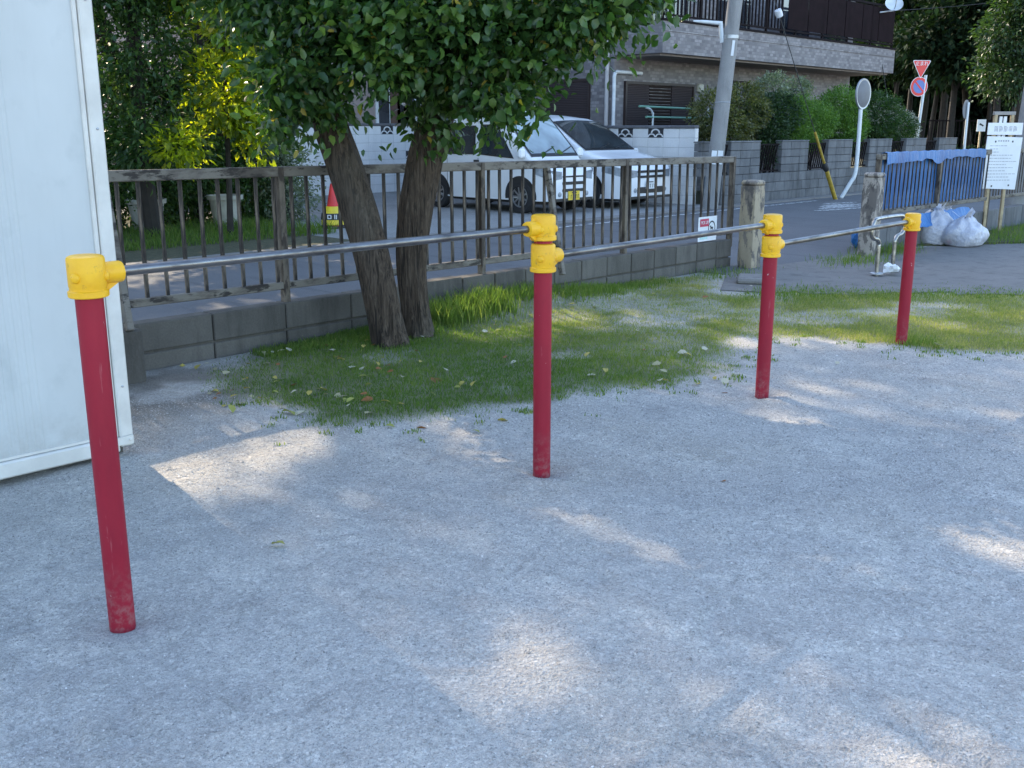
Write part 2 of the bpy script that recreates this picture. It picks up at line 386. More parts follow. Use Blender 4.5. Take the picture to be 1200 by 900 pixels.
simple('downpipe', (.46, .44, .44), .5); simple('pale_pipe', (.62, .64, .66), .45); simple('plaster', (.30, .25, .235), .85, 0, .15, 2); simple('plaster_brown', (.12, .075, .06), .85, 0, .2, 2)
simple('roof_dark', (.07, .07, .075), .7); simple('soffit', (.22, .19, .18), .8); simple('green_pipe', (.16, .34, .25), .4); simple('lamp_white', (.6, .58, .5), .5)
simple('van_white', (.78, .79, .80), .22, 0, .02, 2, 0, .5); simple('trim_black', (.018, .018, .019), .5, 0, .2); simple('tyre', (.022, .022, .023), .85, 0, .2)
simple('rim', (.45, .46, .47), .35, .9); simple('headlight', (.30, .33, .36), .12, 0, .3); simple('chrome', (.6, .6, .6), .2, 1.0); simple('plate_yellow', (.75, .52, .03), .5); simple('plate_white', (.75, .76, .74), .5); simple('ink', (.03, .03, .035), .6); simple('ink_soft', (.33, .34, .37), .6)
def mk_glass(name, col, rough=.04):
    t = NT(name); t.set(col, rough, None, 0, .9); t.b.inputs['Coat Weight'].default_value = .6; t.b.inputs['Coat Roughness'].default_value = .03
    c = t.ramp(t.noise(1.2, 3), [(.35, tuple(x * .6 for x in col)), (.65, tuple(x * 1.5 for x in col))]); t.set(c); M[name] = t.m
mk_glass('car_glass', (.035, .045, .05)); mk_glass('car_glass_pale', (.22, .28, .29)); mk_glass('window_glass', (.04, .045, .055))
simple('sign_white', (.72, .74, .76), .45, 0, .05); simple('sign_red', (.70, .03, .03), .4, 0, .06); simple('sign_blue', (.10, .17, .45), .4, 0, .06); simple('sign_teal', (.45, .66, .64), .5); simple('sign_pink', (.50, .05, .10), .5)
simple('pole_white', (.66, .70, .72), .4, 0, .08); simple('mirror_back', (.15, .155, .17), .6, 0, .12); simple('guard_yellow', (.40, .27, .03), .5, 0, .25, 12); simple('guard_black', (.02, .02, .02), .6)
simple('wire', (.03, .03, .032), .6); simple('insulator', (.7, .72, .75), .3); simple('galv', (.42, .44, .46), .4, .6); simple('tube_steel', (.40, .385, .36), .3, 1.0, .3, 14)
simple('wood_post', (.42, .33, .20), .75, 0, .25, 9); simple('board_grey', (.30, .28, .26), .7)
simple('cone_red', (.62, .03, .03), .5, 0, .12); simple('cone_yellow', (.72, .55, .03), .5, 0, .15); simple('pot_white', (.36, .35, .30), .6, 0, .15); simple('rubber', (.05, .045, .045), .8)
simple('bark_dark', (.03, .025, .021), .9, 0, .3, 8, .4); simple('bark_pale', (.035, .03, .025), .9, 0, .3, 8, .4); simple('twig', (.12, .085, .055), .85, 0, .3)
def mk_tarp():
    t = NT('blue_tarp'); n = t.noise(3, 6, .65, t.map((1, 1, .4))); wv = t.noise(14, 4, .6, t.map((1, 1, .25)))
    c = t.ramp(n, [(.3, (.008, .085, .27)), (.7, (.02, .165, .43))]); t.set(c, .45, t.bump(t.math('ADD', n, t.math('MULTIPLY', wv, .6)), 1.0, .03)); M['tarp'] = t.m
mk_tarp()
def mk_bag():
    t = NT('plastic_bag'); n = t.noise(9, 6, .65); cr = t.vor(16, None, 'DISTANCE_TO_EDGE')
    cr = t.noise(22, 3, .5, None, 1.2)
    c = t.ramp(n, [(.3, (.42, .42, .47)), (.6, (.58, .58, .62)), (.8, (.66, .66, .70))])
    c = t.mix(t.ramp(t.noise(4.5, 3), [(.6, 0.0), (.72, .45)]), c, (.68, .34, .44))
    t.set(c, .35, t.bump(t.math('ADD', n, t.ramp(cr, [(.4, 0.0), (.55, .4)])), .6, .025), 0, .5); t.b.inputs['Subsurface Weight'].default_value = .15
    t.b.inputs['Subsurface Radius'].default_value = (.05, .05, .05); M['bag'] = t.m
mk_bag()
def mk_lot():
    t = NT('lot_gravel'); g = t.noise(40, 4, .7); b = t.noise(.9, 5)
    c = t.mix(.5, t.ramp(g, [(.25, (.13, .13, .125)), (.75, (.48, .475, .46))]), t.ramp(b, [(.3, (.2, .2, .19)), (.7, (.34, .33, .31))]))
    t.set(c, .95, t.bump(g, .8, .03)); M['lot'] = t.m
    t = NT('earth'); g = t.noise(12, 6, .7); c = t.ramp(g, [(.3, (.045, .05, .025)), (.7, (.11, .10, .055))]); t.set(c, .95, t.bump(g, .8, .05)); M['earth'] = t.m
    t = NT('road_paint'); n = t.noise(14, 6, .7); c = t.mix(t.ramp(n, [(.45, 0.0), (.55, 1.0)]), (.62, .62, .60), (.13, .13, .13)); t.set(c, .8); M['road_paint'] = t.m
mk_lot()

# ------------------------------------------------------------------ ground
LAWN = [(3.75, 6.3), (3.5, 5.85)] + [tuple(G(*p)[:2]) for p in ((278, 455), (300, 478), (362, 497), (450, 497), (560, 490), (640, 468), (720, 452), (848, 440), (862, 415), (868, 398), (960, 400), (1050, 408), (1120, 412), (1230, 418))] + [(10.5, 0.6), (13.5, -2.0), (14.5, -1.0), (10.45, 3.1), (8.75, 4.9), (8.6, 5.3), (9.6, 5.7), (9.8, 6.3)]
LAWN = np.array(LAWN)
def poly_sd(x, y, P):
    x = np.asarray(x, float); y = np.asarray(y, float); d = np.full(x.shape, 1e9); ins = np.zeros(x.shape, bool); n = len(P)
    for i in range(n):
        ax, ay = P[i]; bx, by = P[(i + 1) % n]; ex, ey = bx - ax, by - ay
        t = np.clip(((x - ax) * ex + (y - ay) * ey) / (ex * ex + ey * ey + 1e-12), 0, 1)
        d = np.minimum(d, np.hypot(x - ax - ex * t, y - ay - ey * t))
        cnd = (ay > y) != (by > y); xc = ax + (y - ay) / (by - ay + 1e-12) * ex
        ins ^= cnd & (x < xc)
    return np.where(ins, d, -d)
def sstep(a, b, x): t = np.clip((x - a) / (b - a), 0, 1); return t * t * (3 - 2 * t)
def lawn_mask(x, y):
    sd_ = poly_sd(x, y, LAWN) + (fbm(x, y, 1.6, 3, 4) - .5) * .55
    m = sstep(-.12, .22, sd_)
    worn = sstep(.42, .66, fbm(x, y, 1.1, 11, 4)) * sstep(4.8, 7.2, x)
    bald = sstep(.60, .70, fbm(x, y, 2.3, 15, 4))
    return m * (1 - .6 * worn) * (1 - .4 * bald)
def soil_mask(x, y):
    a = sstep(.55, 0, np.hypot((x - 8.7) / 1.0, (y - 5.95) / .3)) 
    b = sstep(1.3, .3, np.hypot((x - 2.9) / 1.1, (y - 5.7) / .8))
    return np.clip((a + b * .8) * sstep(.25, .6, fbm(x, y, 3, 21)), 0, 1)
def relief(x, y):
    m = sstep(-1.8, -.5, x) * sstep(9.2, 8.2, x) * sstep(-2.5, -1, y) * sstep(6.25, 6.0, y)
    h = (fbm(x, y, 1.2, 1, 3) - .5) * .05 + (fbm(x, y, 6, 2, 3) - .5) * .016 + np.abs(fbm(x, y, 9, 5, 2) - .5) * .012
    mound = .13 * np.exp(-((x - 6.4) / 1.1) ** 2) * sstep(5.45, 6.12, y) * (y < 6.27)
    return h * m - .004 * m + mound
xs = np.concatenate([[-300, -150, -60, -25, -12, -6, -3.5, -2.4], np.arange(-1.8, 9.4, .028), [9.5, 10, 11, 12.5, 15, 20, 30, 60, 150, 300]])
ys = np.concatenate([[-300, -150, -60, -25, -12, -6, -3.5], np.arange(-2.6, 6.26, .028), [6.3, 6.5, 8, 11, 15, 25, 60, 150, 300]])
gx, gy = np.meshgrid(xs, ys, indexing='ij'); nx, ny = gx.shape
gz = relief(gx, gy)
def scuffs(x, y):
    h = np.zeros(x.shape); r_ = random.Random(12)
    for i in range(170):
        g = G(r_.uniform(-60, 1260), r_.uniform(440, 930)); a = r_.uniform(0, 3.14); L = r_.uniform(.05, .16); W = r_.uniform(.018, .045); dp = r_.uniform(-.009, .006)
        k = (np.abs(x - g.x) < .5) & (np.abs(y - g.y) < .5)
        dx = x[k] - g.x; dy = y[k] - g.y; u = dx * math.cos(a) + dy * math.sin(a); v = -dx * math.sin(a) + dy * math.cos(a) + .6 * u * u
        e = np.exp(-(u / L) ** 4 - (v / W) ** 2); rim = np.exp(-(u / L) ** 4 - ((v - W * 1.7) / (W * .8)) ** 2)
        h[k] += 1.5 * dp * e - dp * .9 * rim
    for bx in (1.31, 3.345, 5.335, 7.335):
        rr = np.hypot(x - bx, y - 2.985); h += -.014 * np.exp(-(rr / .075) ** 2) + .008 * np.exp(-((rr - .15) / .05) ** 2)
    return h
gz = gz + scuffs(gx, gy) * (sstep(.3, 0, lawn_mask(gx, gy)))
gz = np.where((gy > 6.28), -.06, gz)
ii = np.arange(nx * ny).reshape(nx, ny)
fc = np.stack([ii[:-1, :-1], ii[1:, :-1], ii[1:, 1:], ii[:-1, 1:]], -1).reshape(-1, 4)
me = np_mesh('ground', np.stack([gx, gy, gz], -1).reshape(-1, 3), fc, {'lawn': lawn_mask(gx, gy).ravel(), 'soil': soil_mask(gx, gy).ravel()})
me.polygons.foreach_set('use_smooth', [True] * len(me.polygons))
struct('ground', me, M['ground'])
def sheet(name, pts, z, th, m, kind='structure'):
    mb = MB(); mb.prism(pts, 2, z - th, z); return struct(name, mb.mesh(name), m, kind)
sheet('street', [(-80, 6.43), (9.6, 6.43), (9.7, 5.3), (12.3, 4.9), (13.0, 5.5), (140, 5.5), (140, 11.1), (-80, 11.1)], .008, .05, M['asphalt'])
sheet('entrance_path', [(8.62, 5.35)] + [(8.78 + (15 - 8.78) * k / 60 + .07 * math.sin(k * 1.9) + .09 * math.sin(k * .7 + 1) + random.uniform(-.05, .05), 4.92 + (-1.8 - 4.92) * k / 60 + random.uniform(-.04, .04)) for k in range(61)] + [ (19, 2), (14.9, 4.75), (13.8, 5.35), (12.4, 5.66), (10.4, 5.95), (9.7, 5.95)], .012, .08, M['path_concrete'])
sheet('kerb', [(-80, 11.104), (140, 11.104), (140, 11.42), (-80, 11.42)], .03, .08, M['path_concrete'])
sheet('parking_lot', [(9.0, 11.424), (18.4, 11.424), (18.4, 30), (9.0, 30)], .012, .05, M['lot'])
sheet('garden_ground', [(-40, 11.424), (8.99, 11.424), (8.99, 30), (-40, 30)], .012, .05, M['earth'])
sheet('house_ground', [(18.41, 11.424), (34, 11.424), (34, 30), (18.41, 30)], .010, .05, M['earth'])
sheet('forest_ground', [(34.5, 11.43), (120, 11.43), (120, 90), (34.5, 90)], .014, .05, M['earth'])
sheet('verge', [(14.95, 4.78), (19.05, 2.05), (60, 2), (60, 5.5), (13.9, 5.5)], .03, .06, M['earth'])
# worn street markings, flat paint on the asphalt
mb = MB()
for (a, b) in ((G(945, 247), G(1003, 243)), (G(952, 243), G(990, 241))):
    for k in range(3):
        o = Vector((k * .5, (k - 1) * .22, 0)); p0 = a + o; p1 = b + o * 1.0; d = (p1 - p0); n_ = Vector((-d.y, d.x, 0)).normalized() * .09
        mb.add([(q.x, q.y, .013) for q in (p0 - n_, p1 - n_, p1 + n_, p0 + n_)], [(0, 1, 2, 3)])
for k in range(9):
    x0 = 12.2 + k * 1.0
    mb.add([(x0, 10.72, .013), (x0 + .93, 10.72, .013), (x0 + .93, 10.84, .013), (x0, 10.84, .013)], [(0, 1, 2, 3)])
struct('road_markings', mb.mesh('road_markings'), M['road_paint'])

# gravel stones lying loose on the ground
def scatter_stones(n):
    m_ = n * 5; x = rng.uniform(.2, 8.4, m_); y = rng.uniform(-2.4, 5.6, m_)
    d = x * math.sin(YAW) + y * math.cos(YAW); l = x * math.cos(YAW) - y * math.sin(YAW)
    k = (d > 1.75) & (np.abs(l) < d * .56) & (rng.random(m_) < np.clip(7.5 / d ** 1.75, 0, 1)) & ~((x < 2.2) & (y > 4.6))
    x, y, d = x[k], y[k], d[k]; k = (lawn_mask(x, y) < rng.uniform(.1, .5, len(x))) & (rng.random(len(x)) < .35 + .9 * fbm(x, y, 2.2, 81, 4)); x, y, d = x[k][:n], y[k][:n], d[k][:n]; n = len(x)
    z = relief(x, y) + scuffs(x, y)
    s = np.clip(rng.lognormal(math.log(.0030), .30, n), .0016, .010) * np.clip(d / 3.6, .85, 1.35)
    a = rng.uniform(0, 6.28, n); V = np.zeros((n, 4, 3))
    for j in range(3):
        aj = a + j * 2.094 + rng.uniform(-.5, .5, n); rj = s * rng.uniform(.7, 1.2, n)
        V[:, j, 0] = x + np.cos(aj) * rj; V[:, j, 1] = y + np.sin(aj) * rj; V[:, j, 2] = z - .0012 + rng.uniform(0, .0018, n)
    V[:, 3, 0] = x + rng.normal(0, .35, n) * s; V[:, 3, 1] = y + rng.normal(0, .35, n) * s; V[:, 3, 2] = z + s * rng.uniform(.35, 1.0, n)
    f = np.array([(0, 1, 3), (1, 2, 3), (2, 0, 3)]); Fc = (np.arange(n)[:, None, None] * 4 + f[None]).reshape(-1, 3)
    t = NT('gravel_stone'); c = t.ramp(t.attr('v'), [(0, (.22, .212, .197)), (.25, (.34, .325, .30)), (.75, (.46, .437, .40)), (.97, (.56, .533, .49)), (1, (.78, .75, .70))]); t.set(c, .8, None, 0, .3)
    o = struct('loose_gravel', np_mesh('loose_gravel', V.reshape(-1, 3), Fc, {'v': np.repeat(rng.random(n), 4)}), t.m, 'stuff'); return o
scatter_stones(300000)

# ------------------------------------------------------------------ grass
def blades(x, y, z, h, wd, lean, v):
    n = len(x); a = rng.uniform(0, 6.28, n); la = rng.uniform(0, 6.28, n)
    dx, dy = np.cos(a) * wd / 2, np.sin(a) * wd / 2; lx, ly = np.cos(la) * lean * h, np.sin(la) * lean * h
    P = np.zeros((n, 5, 3))
    P[:, 0] = np.stack([x - dx, y - dy, z - .004], -1); P[:, 1] = np.stack([x + dx, y + dy, z - .004], -1)
    P[:, 2] = np.stack([x + dx * .8 + lx * .35, y + dy * .8 + ly * .35, z + h * .6], -1); P[:, 3] = np.stack([x - dx * .8 + lx * .35, y - dy * .8 + ly * .35, z + h * .6], -1)
    P[:, 4] = np.stack([x + lx, y + ly, z + h], -1)
    f = np.array([(0, 1, 2), (0, 2, 3), (3, 2, 4)])
    return P.reshape(-1, 3), (np.arange(n)[:, None, None] * 5 + f[None]).reshape(-1, 3), np.repeat(v, 5)
def lawn():
    n = 760000; x = rng.uniform(2.6, 13.0, n); y = rng.uniform(-.6, 6.3, n)
    m = lawn_mask(x, y) * (1 - .8 * soil_mask(x, y)); d = x * math.sin(YAW) + y * math.cos(YAW); l = x * math.cos(YAW) - y * math.sin(YAW)
    k = (rng.random(n) < (m * .93 + .01 * (m > .001)) * np.clip(1.25 - (d - 6) * .09, .4, 1)) & (l < d * .56)
    x, y, m = x[k], y[k], m[k]; n = len(x)
    tuft = fbm(x, y, 3.5, 31, 3); h = rng.uniform(.012, .032, n) * (.55 + tuft * .9) * (.6 + .4 * m)
    near = sstep(.35, 0, np.abs(y - 6.18)) * sstep(.4, .7, fbm(x, y, 2, 41)); h *= 1 + 1.3 * near
    v = np.clip(.22 + .5 * (fbm(x, y, 1.5, 51) - .35) + rng.normal(0, .14, n) + .40 * sstep(5.0, 7.4, x) + .12 * (1 - m), 0, 1)
    A = blades(x, y, relief(x, y), h, rng.uniform(.0022, .0042, n), rng.uniform(.2, 1.1, n), v)
    struct('lawn_grass', np_mesh('lawn_grass', *A[:2], {'v': A[2]}), M['grass_blade'], 'stuff')
    # long tufts along the wall foot
    X, Y, Hh = [], [], []
    for (px0, px1, yy, hh, cnt) in ((505, 590, 5.95, .17, 2600), (590, 640, 6.05, .11, 700), (700, 790, 6.05, .06, 900), (655, 720, 5.95, .10, 900), (300, 420, 6.05, .05, 1500)):
        for i in range(cnt):
            p = PYp(rng.uniform(px0, px1), 350, yy); X.append(p.x); Y.append(yy + rng.normal(0, .10)); Hh.append(hh * rng.uniform(.4, 1.15))
    for (px, py, rr, hh, cnt) in ((1075, 403, .13, .05, 350), (450, 402, .32, .045, 1500), (495, 388, .25, .06, 900), (1000, 308, .3, .09, 500), (1040, 296, .3, .14, 600), (850, 322, .3, .07, 400), (935, 345, .35, .05, 700), (900, 343, .2, .03, 500), (960, 345, .25, .03, 600), (1020, 346, .3, .035, 700), (1090, 346, .3, .03, 700), (1160, 346, .3, .035, 700)):
        g = G(px, py)
        for i in range(cnt): X.append(g.x + rng.normal(0, rr)); Y.append(g.y + rng.normal(0, rr * .6)); Hh.append(hh * rng.uniform(.4, 1.1))
    for i in range(2600):
        t_ = rng.random(); X.append(8.78 + 6.2 * t_ + rng.normal(0, .09)); Y.append(4.92 - 6.72 * t_ - .05 + rng.normal(0, .07)); Hh.append(rng.uniform(.015, .05))
    for k in range(110):                      # stray tufts in the gravel along the lawn edge
        i = int(rng.integers(2, 15)); a_ = LAWN[i] * (1 - (f_ := rng.random())) + LAWN[i + 1] * f_; cx_ = a_[0] + rng.normal(0, .16); cy_ = a_[1] - abs(rng.normal(0, .14))
        for q in range(int(rng.integers(6, 26))): X.append(cx_ + rng.normal(0, .022)); Y.append(cy_ + rng.normal(0, .022)); Hh.append(rng.uniform(.008, .028))
    for i in range(9000):                     # verge grass by the notice board
        X.append(rng.uniform(14.6, 21)); Y.append(rng.uniform(3.4, 5.4)); Hh.append(rng.uniform(.04, .15))
    X, Y, Hh = map(np.array, (X, Y, Hh)); k = ~((Y > 3.4) & (X > 14) & (X + Y * 1.45 < 21.6)); X, Y, Hh = X[k], Y[k], Hh[k]; n = len(X)
    Y = np.minimum(Y, 6.22 + (X > 11) * 0)
    A = blades(X, Y, np.where(X > 11.5, .012, relief(X, Y)), Hh, rng.uniform(.004, .008, n), rng.uniform(.1, .6, n), np.clip(rng.normal(.35, .15, n), 0, 1))
    struct('tall_grass', np_mesh('tall_grass', *A[:2], {'v': A[2]}), M['grass_blade'], 'stuff')
lawn()

# ------------------------------------------------------------------ foliage
LEAF8 = np.array([(0, 0, 0), (.30, -.40, .10), (.30, .40, .10), (.68, -.33, .06), (.68, .33, .06), (1, 0, -.10), (.30, 0, .0), (.68, 0, -.02)], float)
LF8 = np.array([(0, 1, 6), (0, 6, 2), (1, 3, 7), (1, 7, 6), (6, 7, 4), (6, 4, 2), (3, 5, 7), (7, 5, 4)])
LEAF4 = np.array([(0, 0, 0), (.5, -.36, .08), (1, 0, -.08), (.5, .36, .08)], float)
LF4 = np.array([(0, 1, 2), (0, 2, 3)])
def leaf_frames(pos, out, n, up=.7, droop=.25, spread=1.0):
    """leaf direction and normal from an outward vector"""
    d = out + rng.normal(0, .55 * spread, (n, 3)); d[:, 2] -= droop; d /= np.linalg.norm(d, axis=1, keepdims=True) + 1e-9
    nn = rng.normal(0, .5 * spread, (n, 3)); nn[:, 2] += up; nn -= (nn * d).sum(1, keepdims=True) * d; nn /= np.linalg.norm(nn, axis=1, keepdims=True) + 1e-9
    return d, nn
SUNV = np.array(sd)
GAPS = [(Vector((PYp(a, 345, 5.95).x, 5.9, .2)), r) for a, r in ((505, .2), (530, .24), (555, .26), (580, .24), (605, .2))] + [(G(a, b), r) for a, b, r in ((170, 572, .15), (215, 560, .17), (260, 548, .17), (305, 535, .18), (345, 522, .17), (385, 512, .14), (515, 352, .16), (545, 350, .18), (580, 352, .16), (640, 375, .17), (680, 370, .22), (720, 367, .22), (760, 365, .17), (880, 404, .17), (930, 400, .22), (985, 397, .22), (1030, 398, .18), (1100, 380, .18), (930, 466, .11), (975, 458, .13), (1015, 452, .10), (1190, 590, .22), (1185, 640, .24), (1140, 600, .14), (690, 615, .07), (800, 570, .08), (760, 640, .07), (300, 354, .16), (260, 362, .14), (340, 347, .12))]  # spots to be sunlit, with radii of the holes cut in the crowns
GAPS += [(PYp(a, b, 13.2), r) for a, b, r in ((300, 165, .5), (285, 130, .5), (270, 95, .45), (220, 165, .4), (285, 60, .45), (255, 120, .4))]
GAPS += [(PD(a, b, 7.0), r) for a, b, r in ((700, 30, .3), (760, 5, .3), (650, 60, .26), (610, 120, .22), (320, 90, .3), (335, 150, .2), (560, 60, .2), (640, 160, .2))]
_gr = random.Random(77)
GAPS += [(G(_gr.uniform(120, 1200), _gr.uniform(430, 880)), _gr.uniform(.05, .09)) for _ in range(34)]
def sun_cut(P):
    """leaves to cut from the crowns so sun reaches the chosen spots"""
    k = np.zeros(len(P), bool)
    for g_, r_ in GAPS:
        q = P - np.array(g_); t = q @ SUNV; d = np.linalg.norm(q - t[:, None] * SUNV, axis=1)
        k |= (t > .4) & (d < r_ * rng.uniform(.45, 1.75, len(P)))
    return k
def leaf_geom(pos, d, nn, size, detail):
    L, f = (LEAF8, LF8) if detail else (LEAF4, LF4); b = np.cross(nn, d); k = len(L)
    V = pos[:, None] + size[:, None, None] * (L[None, :, 0:1] * d[:, None] + L[None, :, 1:2] * b[:, None] * .66 + L[None, :, 2:3] * nn[:, None])
    return V.reshape(-1, 3), (np.arange(len(pos))[:, None, None] * k + f[None]).reshape(-1, 3), k
def blob_points(blobs, ncl, per, csize, shell=.45, clip=None):
    """blobs: (cx,cy,cz,rx,ry,rz); twig clusters near the outside of each blob"""
    B = np.array(blobs, float); vol = np.cbrt(B[:, 3] * B[:, 4] * B[:, 5]) ** 2.3; w_ = vol / vol.sum(); bi = rng.choice(len(B), ncl, p=w_)
    u = rng.normal(0, 1, (ncl, 3)); u /= np.linalg.norm(u, axis=1, keepdims=True); r = shell + (1 - shell) * rng.random(ncl) ** .6
    r *= 1 + .22 * (fbm(u[:, 0] * 2 + bi * 3.1, u[:, 1] * 2 + u[:, 2] * 1.7, 1.6, 61) - .5) * 2
    c = B[bi, :3] + u * r[:, None] * B[bi, 3:]
    if clip is not None:
        k = clip(c); c = c[k]; u = u[k]
    n = len(c); pos = np.repeat(c, per, 0) + rng.normal(0, csize, (n * per, 3)) * np.array([1, 1, .8]); out = np.repeat(u, per, 0)
    cv = np.repeat(rng.normal(0, .19, n), per)
    return pos, out, cv
def crown_mesh(name, blobs, ncl, per, csize, lsize, detail=False, shell=.45, clip=None, vmean=.45, droop=.25, up=.7, gaps=False):
    pos, out, cv = blob_points(blobs, ncl, per, csize, shell, clip)
    if gaps: kk = ~sun_cut(pos); pos, out, cv = pos[kk], out[kk], cv[kk]
    n = len(pos)
    d, nn = leaf_frames(pos, out, n, up, droop); s = lsize * rng.uniform(.6, 1.2, n)
    V, Fc, k = leaf_geom(pos, d, nn, s, detail); v = np.clip(vmean + cv + rng.normal(0, .16, n), 0, .96)
    return V, Fc, np.repeat(v, k)
def limb(mb, a, b, r0, r1, bend=.15, n=7, sides=7):
    a = Vector(a); b = Vector(b); L = (b - a).length; mid = (a + b) / 2 + Vector((random.uniform(-1, 1), random.uniform(-1, 1), random.uniform(.2, 1))) * L * bend
    path = []; rad = []
    for i in range(n):
        t = i / (n - 1); path.append(a * (1 - t) ** 2 + mid * 2 * t * (1 - t) + b * t * t); rad.append(r0 * (1 - t) + r1 * t)
    mb.tube(path, rad, sides); return path
def tree(name, label, base, blobs, trunk_r, leafmat, ncl, per, csize, lsize, group=None, cat='tree', bark='bark_dark', vmean=.45, shell=.4, clip=None, ntr=1, top=None, droop=.25, flowers=None, gaps=False):
    r = thing(name, label, cat, base, 0, group); base = Vector(base)
    B = sorted(blobs, key=lambda b: b[2]); topb = top or Vector((sum(b[0] for b in blobs) / len(blobs), sum(b[1] for b in blobs) / len(blobs), B[-1][2]))
    for k in range(ntr):
        mb = MB(); off = Vector((random.uniform(-1, 1), random.uniform(-1, 1), 0)) * trunk_r * 2.2 * (ntr > 1)
        p = limb(mb, base + off - Vector((0, 0, .05)), Vector(topb) + off * 3, trunk_r, trunk_r * .25, .06, 9, 9)
        for b in blobs:
            q = p[random.randint(3, 6)]; limb(mb, q, Vector(b[:3]) + Vector((0, 0, .1)), trunk_r * .45, trunk_r * .1, .1, 5, 5)
        part('trunk', mb, M[bark], r, True)
    V, Fc, v = crown_mesh('crown', blobs, ncl, per, csize, lsize, False, shell, clip, vmean, droop, .7, gaps)
    V = V - np.array(base); ob('crown', np_mesh('crown', V, Fc, {'v': v}), M[leafmat], r)
    if flowers:
        V, Fc, v = crown_mesh('flowers', flowers[0], flowers[1], 10, .04, .055, False, .85); ob('flowers', np_mesh('flowers', V - np.array(base), Fc, {'v': v}), M['petal'], r)
    return r
def bl(px, py, d, rx, ry, rz): p = PD(px, py, d); return (p.x, p.y, p.z, rx, ry, rz)

# ------------------------------------------------------------------ the playground bars
BX = [1.31, 3.345, 5.335, 7.335]; BY = 2.985; BZ = [1.13, 1.015, .905]
hb = thing('horizontal_bars', 'row of three steel exercise bars on red posts with yellow joints', 'exercise bars', (BX[0], BY, 0))
tops = [BZ[0] + .058, BZ[0] + .058, BZ[1] + .058, BZ[2] + .058]
def joint(x, z, sides, up=.058, dn=.066):
    mb = MB(); r = .0545
    prof = [(.001, z + up), (r - .012, z + up), (r - .003, z + up - .004), (r, z + up - .011), (r, z - dn + .034), (r - .0015, z - dn + .028), (r - .0015, z - dn + .022), (r + .004, z - dn + .018), (r + .004, z - dn + .003), (r + .001, z - dn), (.03, z - dn)]
    mb.lathe(prof[::-1], 28, (x, BY, 0))
    for s in sides:
        q = [(.034, .0), (.033, .045), (.033, .088), (.031, .094), (.022, .096), (.0, .096)]
        mb.lathe(q, 20, (x + s * .012, BY, z), (s, 0, 0))
        mb.add([(x + s * .05, BY - .008, z - .03), (x + s * .05, BY + .008, z - .03), (x + s * .05, BY + .008, z - .058), (x + s * .05, BY - .008, z - .058), (x + s * .095, BY - .008, z - .03), (x + s * .095, BY + .008, z - .03)], [(0, 3, 2, 1), (0, 4, 5, 1), (3, 4, 0), (1, 5, 2), (2, 5, 4, 3)])
    j = part('joint', mb, M['yellow'], hb, True)
    for ang in (math.radians(-150), math.radians(-35)):
        b = MB(); c = Vector((x + math.cos(ang) * (r - .004), BY + math.sin(ang) * (r - .004), z - .005)); ax = (math.cos(ang), math.sin(ang), 0)
        b.lathe([(.0155, 0), (.0155, .007), (.0135, .0105), (.008, .013), (.001, .0135)], 14, c, ax)
        part('bolt', b, M['yellow'], j, True, hb)
for i, x in enumerate(BX):
    mb = MB(); mb.lathe([(.0405, -.06), (.0405, .1), (.0405, .6), (.0405, tops[i] - .03)], 28, (x, BY, 0))
    part('post', mb, M['red'], hb, True)
joint(BX[0], BZ[0], (1,)); joint(BX[1], BZ[0], (-1,), .058, .054); joint(BX[1], BZ[1] - .012, (1,), .06, .066)
joint(BX[2], BZ[1], (-1,), .058, .052); joint(BX[2], BZ[2] - .012, (1,), .057, .066); joint(BX[3], BZ[2], (-1,))
for i, dz in enumerate((0, 0, 0)):
    mb = MB(); z0 = BZ[i] - (.012 if i else 0); mb.tube([(BX[i] + .06, BY, z0), ((BX[i] + BX[i + 1]) / 2, BY, (z0 + BZ[i]) / 2), (BX[i + 1] - .06, BY, BZ[i])], .0168, 18)
    part('bar', mb, M['steel'], hb, True)

# ------------------------------------------------------------------ white storage shed at the left
SY = 4.62; SX1 = 2.175
sh = thing('storage_shed', 'white sheet metal storage shed with smudged ribbed panel beside the bars', 'shed', (.9, SY + .6, 0))
mb = MB()      # ribbed panel, real folds
P = []; zz = [.10, 2.36]
xs_ = [-.4]; ys_ = [0]
for x0 in (.15, 1.60):
    for k in range(5): xs_ += [x0 + k * .036, x0 + k * .036 + .007, x0 + k * .036 + .012, x0 + k * .036 + .019]; ys_ += [0, -.0025, -.0025, 0]
xs_ += [SX1 - .09]; ys_ += [0]
row = [[(x, SY + .018 + y, z) for x, y in zip(xs_, ys_)] for z in zz]
mb.grid(row); part('panel', mb, M['shed'], sh)
mb = MB(); mb.box(((SX1 + -.4) / 2 - .02, SY + .66, 1.2), (SX1 + .4 - .06, 1.22, 2.3)); part('shell', mb, M['shed'], sh)
mb = MB(); mb.box((SX1 - .033, SY + .02, 1.225), (.066, .05, 2.35), None, .006); mb.box((SX1 - .079, SY + .022, 1.225), (.022, .03, 2.35), None, .004); part('corner_post', mb, M['shed_frame'], sh)
mb = MB(); mb.box(((SX1 - .4) / 2 - .035, SY + .012, .066), (SX1 + .4 - .075, .05, .075), None, .008); mb.box(((SX1 - .4) / 2 - .035, SY + .02, .112), (SX1 + .4 - .075, .02, .012)); part('bottom_rail', mb, M['shed_frame'], sh)
mb = MB(); mb.box((SX1 - .05, SY - .017, .085), (.085, .006, .04)); mb.lathe([(.007, 0), (.007, .006), (.001, .008)], 8, (SX1 - .025, SY - .02, .085), (0, -1, 0)); part('latch_plate', mb, M['shed_frame'], sh)
for x in (-.2, 1.0, 2.05):
    for y in (.15, 1.1): mb = MB(); mb.box((x, SY + y, .012), (.2, .16, .05)); part('foot_block', mb, M['kerb_wall'], sh)
